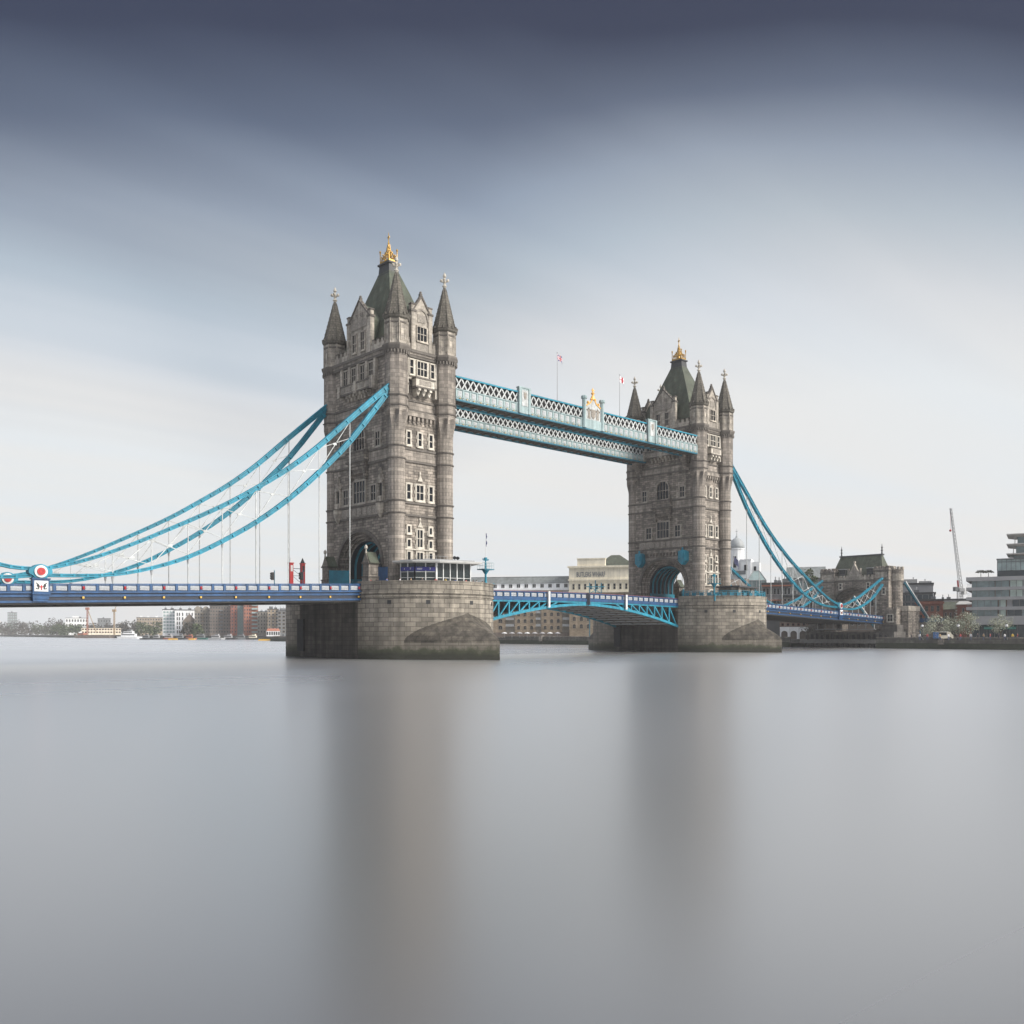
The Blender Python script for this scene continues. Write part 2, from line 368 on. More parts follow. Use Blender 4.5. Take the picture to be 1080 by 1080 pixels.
# ================================================================== the bridge
D = 82.3                      # between tower centres
TX, TY = 4.97, 9.15           # turret centres
PX, PY = 5.85, 8.7            # wall planes
ZB = 11.0                     # pier top
BANDS = [(23.25, 0.32), (25.25, 0.34), (32.05, 0.3), (34.05, 0.34), (40.45, 0.3), (42.05, 0.34)]

def arch_pts(hw, zs, h, n=24, ex=0.92):
    return [(hw * math.cos(PI * i / n), zs + h * max(0.0, math.sin(PI * i / n)) ** ex) for i in range(n + 1)]
def notch_wall(mb, W, z0, z1, hw, zs, h, y0, y1):
    """a wall slab of half-width W with an arched opening, as one profile"""
    a = arch_pts(hw, zs, h)
    mb.slab_xz([(hw, z0), (W, z0), (W, z1), (-W, z1), (-W, z0), (-hw, z0)] + a[::-1], y0, y1)

def make_turret(parent, x, y, vis=True):
    mb = MB(); n = 16; ph = PI / 16
    oct_r = 1.93
    def circ(r, z): return [(r * math.cos(2 * PI * i / n), r * math.sin(2 * PI * i / n), z) for i in range(n)]
    def octo(R_, z, f=1.0):   # octagon sampled at corners and mid-sides; f blends the mid-side points from the round shaft
        out = []
        for i in range(n):
            a = 2 * PI * i / n
            out.append((R_, a) if i % 2 else (R_ * math.cos(PI / 8), a))
        return [(r * math.cos(a), r * math.sin(a), z) for r, a in out]
    def loft(rings):
        vs = [p for r in rings for p in r]
        fs = [(k * n + i, k * n + (i + 1) % n, (k + 1) * n + (i + 1) % n, (k + 1) * n + i) for k in range(len(rings) - 1) for i in range(n)]
        mb.add(vs, fs)
    r0 = 1.42
    spur = lambda R_, z: [((R_ if i % 2 else r0) * math.cos(2 * PI * i / n), (R_ if i % 2 else r0) * math.sin(2 * PI * i / n), z) for i in range(n)]
    loft([circ(r0, ZB), circ(r0, 36.6), spur(1.55, 37.6), spur(1.93, 39.3), octo(oct_r, 39.9), octo(oct_r, 49.4)])
    mb.lathe([(1.75, ZB - 0.2), (1.75, 12.1), (1.5, 12.5)], n, ph=ph)
    mb.mi = 2
    for z, h in BANDS:
        if z < 36: mb.lathe([(r0 - 0.05, z), (r0 + 0.16, z + 0.08), (r0 + 0.22, z + h - 0.08), (r0 - 0.05, z + h)], n, ph=0)
        else: mb.lathe([(1.9, z), (2.1, z + 0.08), (2.14, z + h - 0.08), (1.9, z + h)], 8, ph=PI / 8)
    mb.lathe([(1.9, 49.2), (2.15, 49.5), (2.35, 50.0), (2.35, 50.3), (1.9, 50.45)], 8, ph=PI / 8)
    mb.mi = 1
    mb.lathe([(1.9, 50.4), (1.9, 54.4)], 8, ph=PI / 8)
    for i in range(8):
        a = PI / 8 + i * PI / 4
        mb.tube((1.9 * math.cos(a), 1.9 * math.sin(a), 50.4), (1.9 * math.cos(a), 1.9 * math.sin(a), 54.4), 0.13, 6)
        a2 = i * PI / 4; c, s = math.cos(a2), math.sin(a2)
        t = Matrix.Rotation(a2, 4, 'Z')
        sv = mb.tf; mb.tf = sv @ t
        d = 1.9 * math.cos(PI / 8)
        mb.mi = 3
        for za, zb in ((51.2, 51.75), (52.9, 53.4)): mb.box(d - 0.02, d + 0.05, -0.36, 0.36, za, zb)
        mb.mi = 1
        mb.box(d, d + 0.11, -0.5, -0.38, 50.9, 53.6); mb.box(d, d + 0.11, 0.38, 0.5, 50.9, 53.6)
        mb.tf = sv
    mb.mi = 2; mb.lathe([(1.9, 53.65), (2.02, 53.72), (2.02, 53.9), (1.9, 54.0)], 8, ph=PI / 8)
    # small corbels in the cornice
    for i in range(24):
        a = 2 * PI * i / 24; mb.box(2.02 * math.cos(a) - 0.12, 2.02 * math.cos(a) + 0.12, 2.02 * math.sin(a) - 0.12, 2.02 * math.sin(a) + 0.12, 48.85, 49.35)
    t = mb.build('turret', ['granite_smooth', 'portland', 'string', 'carved'], parent, (x, y, 0))
    sp = MB()
    sp.lathe([(1.85, 54.3), (2.2, 54.6), (2.28, 55.05), (2.0, 55.1), (1.62, 56.6), (0.95, 59.6), (0.32, 61.9), (0.16, 62.5)], 8, ph=PI / 8)
    for i in range(8):
        a = PI / 8 + i * PI / 4; c, s = math.cos(a), math.sin(a)
        sp.tube((2.0 * c, 2.0 * s, 55.1), (0.3 * c, 0.3 * s, 62.0), 0.1, 5, 0.05)
        for k in range(9):
            f = (k + 0.5) / 9; r = 2.02 * (1 - f) + 0.3 * f; z = 55.2 + 6.7 * f
            sp.ball((r * c, r * s, z), 0.13, 5, 3)
    for i in range(16):
        a = 2 * PI * i / 16; c, s = 2.12 * math.cos(a), 2.12 * math.sin(a)
        sp.box(c - 0.12, c + 0.12, s - 0.12, s + 0.12, 55.0, 55.38)
    sp.build('spire', 'spire', t)
    fi = MB()
    fi.lathe([(0.22, 62.3), (0.42, 62.55), (0.22, 62.8), (0.16, 63.1), (0.3, 63.25), (0.16, 63.4), (0.15, 64.0), (0.3, 64.15), (0.26, 64.45), (0.03, 64.9)], 8)
    for i in range(4):
        a = i * PI / 2 + PI / 4; c, s = math.cos(a), math.sin(a)
        fi.tube((0, 0, 63.1), (0.5 * c, 0.5 * s, 63.5), 0.15, 5); fi.ball((0.55 * c, 0.55 * s, 63.5), 0.28, 6, 4)
    fi.build('finial', 'white_stone', t)
    return t

def gable(parent, rz, plane, hw, zsh, zap, wins, mat_='portland'):
    """dormer gable flush with the wall, with its own little roof running back to the main roof"""
    g = MB(RZ(rz)); y = -plane
    g.slab_xz([(-hw, 50.3), (hw, 50.3), (hw, zsh), (0, zap), (-hw, zsh)], y, y + 0.7)
    # raking copings, shoulder pinnacles and apex block
    g.mi = 1
    for s in (-1, 1):
        g.bar((s * (hw + 0.12), y + 0.25, zsh - 0.15), (0, y + 0.25, zap + 0.1), 0.8, 0.26)
        g.mi = 0
        g.box(s * hw - 0.42, s * hw + 0.42, y - 0.2, y + 0.6, 50.3, zsh - 0.3); g.mi = 1
        g.box(s * hw - 0.55, s * hw + 0.55, y - 0.3, y + 0.75, zsh - 0.3, zsh + 0.05); g.mi = 0
        g.box(s * hw - 0.36, s * hw + 0.36, y - 0.1, y + 0.55, zsh + 0.05, zsh + 0.85); g.mi = 1
        g.box(s * hw - 0.46, s * hw + 0.46, y - 0.2, y + 0.65, zsh + 0.85, zsh + 1.1)
        for k in range(4):   # crockets up the slope
            f = (k + 0.7) / 4.6; g.ball((s * hw * (1 - f), y + 0.1, zsh + (zap - zsh) * f + 0.3), 0.2, 5, 3)
    g.box(-0.22, 0.22, y + 0.02, y + 0.5, zap, zap + 0.55); g.ball((0, y + 0.25, zap + 0.75), 0.24, 6, 4)
    # blind tracery and carved panels
    g.mi = 2
    if hw > 2.5:
        g.box(-hw + 0.6, hw - 0.6, y - 0.13, y, 55.15, 56.3)
        for s in (-1, 1): g.ring((s * 0.62, zsh + 0.75), 0.18, 0.42, y - 0.1, y, 12)
        for s in (-1, 1): g.box(s * 1.2 - 0.6, s * 1.2 + 0.6, y - 0.1, y, 50.45, 50.95)
    else:
        g.ring((0, 55.6), 1.18, 1.42, y - 0.16, y, 16, 0, PI, 1.0, 1.35); g.box(-0.8, 0.8, y - 0.08, y, 55.2, 56.5)
        g.box(-1.3, 1.3, y - 0.15, y, 50.5, 51.7)
    g.build('dormer', [mat_, 'string', 'carved'], parent)
    r = MB(RZ(rz)); zr = zap - 0.5
    back = -1.6 if hw > 2.5 else -3.0
    r.add([(-hw + 0.2, y + 0.7, zsh - 0.4), (0, y + 0.7, zr), (hw - 0.2, y + 0.7, zsh - 0.4), (-hw + 0.2, back, zsh - 0.4), (0, back, zr), (hw - 0.2, back, zsh - 0.4),
           (-hw + 0.5, y + 0.7, 51), (hw - 0.5, y + 0.7, 51), (-hw + 0.5, back, 51), (hw - 0.5, back, 51)],
          [(0, 1, 4, 3), (1, 2, 5, 4), (0, 3, 8, 6), (2, 7, 9, 5)])
    r.build('dormer_roof', 'slate', parent)
    for u, z, w, h, c, rws in wins:
        window(parent, RZ(rz) @ Vector((u, y, z)), rz, w, h, c, rws, 0.2, quoin=False, fm='portland')

def battlement(parent, rz, plane, u0, u1, z=50.45, gap=None):
    y = -plane
    segs = [(u0, u1)] if not gap else [(u0, -gap), (gap, u1)]
    for a, c in segs:
        b = MB(RZ(rz)); b.box(a, c, y - 0.05, y + 0.5, z, z + 1.0)
        n = max(1, round((c - a) / 1.1))
        for i in range(n):
            p = a + (c - a) * (i + 0.5) / n
            b.mi = 0; b.box(p - 0.3, p + 0.3, y - 0.045, y + 0.48, z + 1.0, z + 1.65); b.mi = 1
            b.box(p - 0.36, p + 0.36, y - 0.12, y + 0.55, z + 1.65, z + 1.82); b.mi = 0
        b.build('battlement', ['portland', 'string'], parent)

def west_face(parent, rz, lower_visible=True):
    q = lambda u, d, z: RZ(rz) @ Vector((u, -d, z))
    # pale upper bay with its three windows, balcony and pendant shafts
    b = MB(RZ(rz)); y = -9.3
    b.box(-2.95, 2.95, y, -8.6, 45.6, 49.0)
    for u in (-2.95, 2.95):
        b.box(u - 0.2, u + 0.2, y - 0.15, -8.6, 43.1, 49.0)
        b.mi = 1; b.box(u - 0.28, u + 0.28, y - 0.22, -8.6, 44.55, 44.8); b.mi = 0
    b.build('window_bay', ['white_stone', 'string'], parent)
    for u, w, c in ((-2.15, 1.0, 1), (0, 2.3, 3), (2.15, 1.0, 1)): window(parent, q(u, 9.3, 46.25), rz, w, 2.6, c, 2, 0.17, quoin=False, bar=0.13)
    k = MB(RZ(rz)); yb = -10.35
    k.box(-1.9, 1.9, yb, -9.3, 44.35, 45.6); k.mi = 1; k.box(-2.05, 2.05, yb - 0.15, -9.3, 45.6, 45.85); k.box(-2.0, 2.0, yb - 0.12, -9.3, 44.1, 44.35)
    k.mi = 2; k.box(-1.2, 1.2, yb - 0.06, yb + 0.1, 44.6, 45.4); k.mi = 0
    for i in range(3):
        u = (i - 1) * 1.15
        k.slab_xz([(u - 0.3, 44.1), (u + 0.3, 44.1), (u + 0.3, 43.4), (u, 42.9), (u - 0.3, 43.4)], -9.9, -8.6); k.box(u - 0.25, u + 0.25, yb, -9.3, 43.7, 44.1)
    k.build('balcony', ['white_stone', 'string', 'carved'], parent)
    # corbel table
    c = MB(RZ(rz)); c.box(-3.3, 3.3, -PY - 0.5, -PY, 39.6, 40.4)
    for i in range(8):
        u = -3.0 + 6.0 * i / 7; c.box(u - 0.2, u + 0.2, -PY - 0.42, -PY, 38.9, 39.6); c.box(u - 0.16, u + 0.16, -PY - 0.24, -PY, 38.5, 38.9)
    c.build('corbel_table', 'granite_smooth', parent)
    for u in (-2.3, 0, 2.3): window(parent, q(u, PY, 34.75), rz, 1.15, 2.55, 1, 2, 0.26)
    for u, w, cc in ((-2.3, 1.25, 1), (0, 1.95, 2), (2.3, 1.25, 1)): window(parent, q(u, PY, 25.8), rz, w, 2.9, cc, 2, 0.28)
    for u in (-2.25, 2.25):
        window(parent, q(u, PY, 20.3), rz, 1.05, 1.55, 1, 1, 0.28)
        window(parent, q(u, PY, 18.05), rz, 1.05, 1.55, 1, 1, 0.24)
        window(parent, q(u, PY, 15.2), rz, 1.05, 2.4, 1, 1, 0.22)
    window(parent, q(0, PY, 18.05), rz, 1.6, 3.3, 2, 2, 0.28, bar=0.14)
    window(parent, q(0, PY, 15.2), rz, 1.7, 2.4, 2, 1, 0.26, bar=0.14)
    o = MB(RZ(rz)); y = -PY
    for z in (17.7, 14.75): o.box(-3.45, 3.45, y - 0.3, y, z, z + 0.24)
    for u in (-1.5, 1.5, 3.0, -3.0): o.box(u - 0.13, u + 0.13, y - 0.12, y, 15.0, 17.7)
    o.build('stone_trim', 'white_stone', parent)
    for zc in (29.2, 21.6):  # canopied finials above the middle lights
        o = MB(RZ(rz)); o.slab_xz([(-0.55, zc - 0.1), (0.55, zc - 0.1), (0, zc + 0.9)], y - 0.3, y); o.box(-0.1, 0.1, y - 0.22, y, zc + 0.7, zc + 1.5); o.ball((0, y - 0.12, zc + 1.15), 0.24, 6, 4)
        o.build('window_finial', 'white_stone', parent)
    # lowest storey: doorway to the pier
    d = MB(RZ(rz)); d.ring((0.3, 12.6), 1.2, 1.55, y - 0.2, y, 14, 0, PI); d.box(-1.25, -0.9, y - 0.2, y, ZB, 12.6); d.box(1.5, 1.85, y - 0.2, y, ZB, 12.6)
    d.build('door_arch', 'white_stone', parent)

def road_face(parent, rz, kind):
    q = lambda u, d, z: RZ(rz) @ Vector((u, -d, z))
    y = -PX
    # four tall lights under the cornice and their oriel balcony
    for u in (-3.8, -1.27, 1.27, 3.8):
        window(parent, q(u, PX + 0.25, 46.1), rz, 1.45, 2.7, 2, 2, 0.16, fm='trim', quoin=False)
    b = MB(RZ(rz)); b.box(-4.95, 4.95, y - 0.25, y, 45.9, 49.0); 
    for u in (-4.95, -2.53, 0, 2.53, 4.95): b.box(u - 0.26, u + 0.26, y - 0.55, y, 45.9, 49.1)
    b.build('window_bay', ['portland'], parent)
    if kind == 'land' or True:
        k = MB(RZ(rz)); k.box(-4.7, 4.7, y - 0.95, y, 44.6, 45.75); k.mi = 1
        k.box(-4.85, 4.85, y - 1.1, y, 45.75, 46.0); k.box(-4.8, 4.8, y - 1.05, y, 44.35, 44.6); k.mi = 2
        for i in range(5): k.box(-3.9 + i * 1.95 - 0.6, -3.9 + i * 1.95 + 0.6, y - 1.0, y, 44.8, 45.55)
        k.mi = 0
        for u in (-4.8, 0, 4.8): k.box(u - 0.35, u + 0.35, y - 1.15, y, 44.2, 46.2)
        for i in range(7):
            u = -3 + i * 1.0; k.box(u - 0.26, u + 0.26, y - 0.75, y, 43.85, 44.35); k.box(u - 0.2, u + 0.2, y - 0.4, y, 43.3, 43.85)
        k.build('oriel_balcony', ['portland', 'string', 'carved'], parent)
    # big traceried window, side lights and the corbelled balcony
    window(parent, q(0, PX, 34.5), rz, 3.9, 4.6, 4, 2, 0.35, True, 'granite_smooth', 0.35)
    for u in (-5.35, 5.35): window(parent, q(u, PX, 34.55), rz, 1.75, 2.75, 2, 2, 0.28, fm='trim')
    k = MB(RZ(rz)); k.box(-2.6, 2.6, y - 1.0, y, 32.9, 34.2); k.mi = 1; k.box(-2.8, 2.8, y - 1.15, y, 34.2, 34.45); k.box(-2.8, 2.8, y - 1.1, y, 32.6, 32.9); k.mi = 0
    for i, (w, dp, z) in enumerate(((2.3, .8, 32.0), (2.0, .6, 31.4), (1.7, .4, 30.8))): k.box(-w, w, y - dp, y, z, z + 0.6)
    for s in (-1, 1): k.slab_xz([(s * 2.2 - 0.3, 32.6), (s * 2.2 + 0.3, 32.6), (s * 2.2 + 0.3 - s * .2, 29.6), (s * 2.2 - 0.3 + s * -.0, 30.2)], y - 0.7, y)
    k.build('balcony', ['granite', 'string', 'carved'], parent)
    window(parent, q(0, PX, 25.7), rz, 3.9, 4.1, 4, 2, 0.3, fm='trim', quoin=False)
    for u in (-4.1, 4.1): window(parent, q(u, PX, 25.75), rz, 1.95, 2.95, 2, 2, 0.28, fm='trim')
    c = MB(RZ(rz)); c.box(-7.0, 7.0, y - 0.12, y, 23.6, 25.2); c.mi = 1
    for i in range(9): c.box(-6.2 + i * 1.55 - 0.6, -6.2 + i * 1.55 + 0.6, y - 0.2, y, 23.85, 24.95)
    c.build('carved_band', ['granite_smooth', 'carved'], parent)
    for u in ((-6.35, 6.35) if kind == 'land' else ()):    # canopied niches
        nb = MB(RZ(rz)); 
        for s in (-1, 1): nb.box(u + s * 0.62 - 0.13, u + s * 0.62 + 0.13, y - 0.35, y, 25.6, 28.6)
        nb.slab_xz([(u - 0.8, 28.5), (u + 0.8, 28.5), (u, 30.0)], y - 0.5, y); nb.box(u - 0.09, u + 0.09, y - 0.35, y, 29.8, 30.8); nb.ball((u, y - 0.25, 30.9), 0.2, 6, 4)
        nb.box(u - 0.45, u + 0.45, y - 0.5, y, 25.5, 26.4)
        for s in (-1, 1): nb.ball((u + s * 0.62, y - 0.25, 29.0), 0.22, 6, 4); nb.box(u + s * 0.62 - 0.08, u + s * 0.62 + 0.08, y - 0.3, y, 29.0, 29.9)
        nb.mi = 1; nb.box(u - 0.48, u + 0.48, y - 0.08, y, 26.4, 28.5)
        if kind == 'land': nb.mi = 0; nb.lathe([(0.15, 22.9), (0.5, 23.5), (0.75, 24.2), (0.85, 24.8), (0.85, 25.2)], 8, (u, y - 0.25))
        nb.build('niche', ['portland', 'black'], parent)
    a = MB(RZ(rz))             # moulded orders round the road arch
    a.ring((0, 15.2), 6.45, 6.95, y - 0.28, y, 30, 0, PI, 1.0, 0.9); 
    a.mi = 1
    a.build('hood_mould', ['string'], parent)
    if kind == 'river':
        t = MB(RZ(rz)); t.box(-5.0, 5.0, y - 0.4, y, 22.5, 23.1); t.mi = 1; t.box(-5.0, 5.0, y - 0.15, y, 20.95, 21.5); t.mi = 0
        for i in range(11): t.box(-4.8 + i * 0.96 - 0.16, -4.8 + i * 0.96 + 0.16, y - 0.35, y, 21.7, 22.5)
        t.build('corbel_table', ['granite_smooth', 'carved'], parent)
        for u in (-6.15, 6.15):
            h = MB(RZ(rz)); h.slab_xz([(u - 0.95, 20.3), (u, 19.4), (u + 0.95, 20.3), (u + 0.95, 22.3), (u + 0.3, 22.7), (u - 0.95, 22.5)], y - 1.5, y)
            h.box(u - 0.6, u + 0.6, y - 1.7, y - 0.2, 20.8, 21.9); h.tube((u - 0.2, y - 0.8, 22.5), (u - 0.2, y - 0.8, 23.3), 0.22, 6)
            h.bar((u - .9, y - 1.52, 20.4), (u + .9, y - 1.52, 22.2), 0.16, 0.12); h.build('crane_hood', ['cyan'], parent)
        for u in (-8.6 + 1.9, 8.6 - 1.9):
            h = MB(RZ(rz)); 
            for i in range(5): h.box(u - 0.6, u + 0.6, y - 2.2 + i * 0.45, y, 43.0 - i * 0.6, 43.7 - i * 0.6 + 0.003 * i)
            h.build('walkway_bracket', ['granite_smooth'], parent)

def make_tower(cx, label, face_minus):
    t = thing('bridge_tower', label, 'tower', (cx, 0, 0), group='stone towers of the bridge')
    w = MB()
    # lower storey with the road arch; the profile is in the local xz plane of the -X face, run through the tower
    rzm = -PI / 2; w.tf = RZ(rzm)
    notch_wall(w, PY, ZB - 0.2, 23.4, 5.0, 14.9, 4.75, -4.6, 4.6)
    for s in (1, -1):
        for a, b, hw, zs, h in ((4.6, 5.05, 5.5, 15.0, 5.0), (5.05, 5.45, 5.95, 15.1, 5.3), (5.45, PX, 6.4, 15.2, 5.65)):
            notch_wall(w, PY, ZB - 0.2, 23.4, hw, zs, h, *(( -b, -a) if s > 0 else (a, b)))
    w.tf = Matrix.Identity(4)
    w.box(-PX, PX, -PY, PY, 23.4, 50.2)
    w.mi = 1
    for z, h in BANDS: w.box(-PX - 0.24, PX + 0.24, -PY - 0.24, PY + 0.24, z, z + h)
    w.box(-PX - 0.35, PX + 0.35, -PY - 0.7, PY + 0.7, 49.15, 49.55); w.box(-PX - 0.6, PX + 0.6, -PY - 0.95, PY + 0.95, 49.95, 50.4)
    w.mi = 2
    w.box(-PX - 0.1, PX + 0.1, -PY - 0.1, PY + 0.1, 32.4, 34.0); w.box(-PX - 0.1, PX + 0.1, -PY - 0.1, PY + 0.1, 40.8, 42.0)
    w.box(-PX - 0.45, PX + 0.45, -PY - 0.8, PY + 0.8, 49.55, 49.95)
    w.build('wall', ['granite', 'string', 'granite_smooth'], t)
    for x in (-TX, TX):
        for y in (TY, -TY): make_turret(t, x, y)
    r = MB()
    def lvl(a, b, z): return [(-a, -b, z), (a, -b, z), (a, b, z), (-a, b, z)]
    lv = [lvl(4.9, 7.9, 51.0), lvl(4.5, 7.2, 52.6), lvl(3.5, 5.4, 57.0), lvl(2.15, 3.35, 62.0), lvl(1.0, 1.55, 66.0)]
    r.add([p for l in lv for p in l], [(k * 4 + i, k * 4 + (i + 1) % 4, k * 4 + 4 + (i + 1) % 4, k * 4 + 4 + i) for k in range(4) for i in range(4)] + [(16, 17, 18, 19)])
    ro = r.build('roof', 'slate', t)
    for p in ():
        pass
    rc = MB(); rc.prism([(-1.3, -2.05), (1.3, -2.05), (1.3, 2.05), (-1.3, 2.05)], 65.6, 67.3, [(-1.15, -1.85), (1.15, -1.85), (1.15, 1.85), (-1.15, 1.85)])
    rc.box(-1.45, 1.45, -2.15, 2.15, 67.3, 67.6); rc.box(-1.42, 1.42, -2.2, 2.2, 65.5, 65.7)
    for i in range(7): 
        for s in (-1, 1): rc.box(s * 1.3 - 0.06, s * 1.3 + 0.06, -1.8 + i * 0.6 - 0.1, -1.8 + i * 0.6 + 0.1, 65.1, 65.6)
    rc.build('roof_cap', 'lead', ro).scale = (0.8, 0.78, 1)
    g = MB()
    g.box(-1.3, 1.3, -2.0, -1.86, 67.6, 68.0); g.box(-1.3, 1.3, 1.86, 2.0, 67.6, 68.0); g.box(-1.3, -1.16, -1.86, 1.86, 67.6, 68.0); g.box(1.16, 1.3, -1.86, 1.86, 67.6, 68.0)
    for x in (-1.22, 1.22):
        for y in (-1.92, 1.92):
            g.lathe([(0.14, 67.6), (0.1, 69.3), (0.22, 69.4), (0.1, 69.6)], 6, (x, y)); g.ball((x, y, 69.8), 0.26, 7, 5)
        for i in range(5):
            y = -1.4 + i * 0.7; g.tube((x, y, 67.9), (x, y, 68.7 + 0.25 * (i % 2)), 0.07, 5); g.ball((x, y, 68.85 + 0.25 * (i % 2)), 0.16, 6, 4)
    for y in (-1.92, 1.92):
        for i in range(3): g.tube((-0.6 + i * 0.6, y, 67.9), (-0.6 + i * 0.6, y, 68.7), 0.07, 5); g.ball((-0.6 + i * 0.6, y, 68.85), 0.16, 6, 4)
    for sx in (-1, 1):
        for sy in (-1, 1):
            g.bar((sx * 1.2, sy * 1.8, 68.0), (sx * 0.5, sy * 0.7, 69.4), 0.14); g.bar((sx * 0.5, sy * 0.7, 69.4), (0, 0, 70.6), 0.13)
            g.ball((sx * 0.5, sy * 0.75, 69.5), 0.24, 6, 4); g.ball((sx * 0.8, sy * 1.2, 68.9), 0.2, 6, 4)
    for sx in (-1, 1):
        for f in (0.2, 0.4, 0.6, 0.8):
            for yy in (-1.5, -0.9, -0.3, 0.3, 0.9, 1.5):
                if abs(yy) > 1.75 * (1 - f) + 0.1: continue
                z = 68.0 + 3.0 * f; x = sx * 1.1 * (1 - f); g.ball((x, yy, z), 0.17, 6, 4); g.bar((x, yy, z), (x * 0.85, yy * 0.8, z + 0.6), 0.1)
        g.bar((sx * 1.15, 0, 68.0), (0, 0, 70.8), 0.12)
    for sy in (-1, 1): g.bar((0, sy * 1.85, 68.0), (0, 0, 70.8), 0.12)
    g.lathe([(0.55, 67.6), (0.32, 68.6), (0.42, 69.0), (0.28, 69.4), (0.2, 70.4), (0.34, 70.6), (0.16, 70.9), (0.11, 71.9), (0.2, 72.0), (0.1, 72.2), (0.09, 72.7), (0.03, 73.1)], 8)
    g.ball((0, 0, 71.2), 0.26, 8, 5); g.box(-0.06, 0.06, -0.4, 0.4, 72.15, 72.4)
    g.build('gilded_crown', 'gold', ro).scale = (0.68, 0.68, 1)
    # the four dormer gables and battlements
    for rz, kind in ((rzm, 'x'), (PI / 2, 'x')):
        vis = rz == rzm
        gable(t, rz, PX + 0.15, 3.1, 56.7, 59.8, [(-1.25, 51.2, 1.35, 3.3, 2, 2), (1.25, 51.2, 1.35, 3.3, 2, 2)] if vis else [])
        battlement(t, rz, PX + 0.2, -7.4, 7.4, gap=3.6)
    for rz in (0, PI):
        vis = rz == 0
        gable(t, rz, 9.25, 1.75, 57.0, 59.5, [(0, 52.0, 2.3, 2.6, 3, 2)] if vis else [])
        battlement(t, rz, 9.2, -3.3, 3.3, gap=2.2)
    road_face(t, rzm, face_minus); west_face(t, 0)
    # steel arch ribs of the roadway vault
    for i in range(6):
        rb = MB(RZ(rzm)); y = -3.6 + i * 1.44; a = arch_pts(4.95, 14.9, 4.68); b = arch_pts(4.62, 14.9, 4.36); n = len(a)
        rb.slab_xz([(4.95, ZB)] + a + [(-4.95, ZB), (-4.62, ZB)] + b[::-1] + [(4.62, ZB)], y - 0.14, y + 0.14)
        rb.build('vault_rib', 'cyan', t)
    ln = MB(RZ(rzm)); a = arch_pts(4.99, 14.9, 4.74); b = arch_pts(4.9, 14.9, 4.64)
    ln.slab_xz([(4.99, ZB)] + a + [(-4.99, ZB), (-4.9, ZB)] + b[::-1] + [(4.9, ZB)], -4.58, 4.58); ln.build('vault_lining', 'navy_dark', t)
    for s in (-1, 1):
        p = MB(RZ(rzm)); p.box(s * 4.95, s * 4.6, -4.5, 4.5, ZB, 13.4); p.mi = 1
        for i in range(5): p.box(s * 4.58, s * 4.52, -3.7 + i * 1.56, -2.7 + i * 1.56, 11.4, 12.9)
        p.build('portal_dado', ['cyan', 'cyan_dark'], t)
    return t
tower_n = make_tower(0.0, 'nearer and larger looking stone bridge tower, carrying the bright chains down to the left', 'land')
tower_s = make_tower(D, 'farther stone bridge tower, with two blue boxes either side of its road arch', 'river')

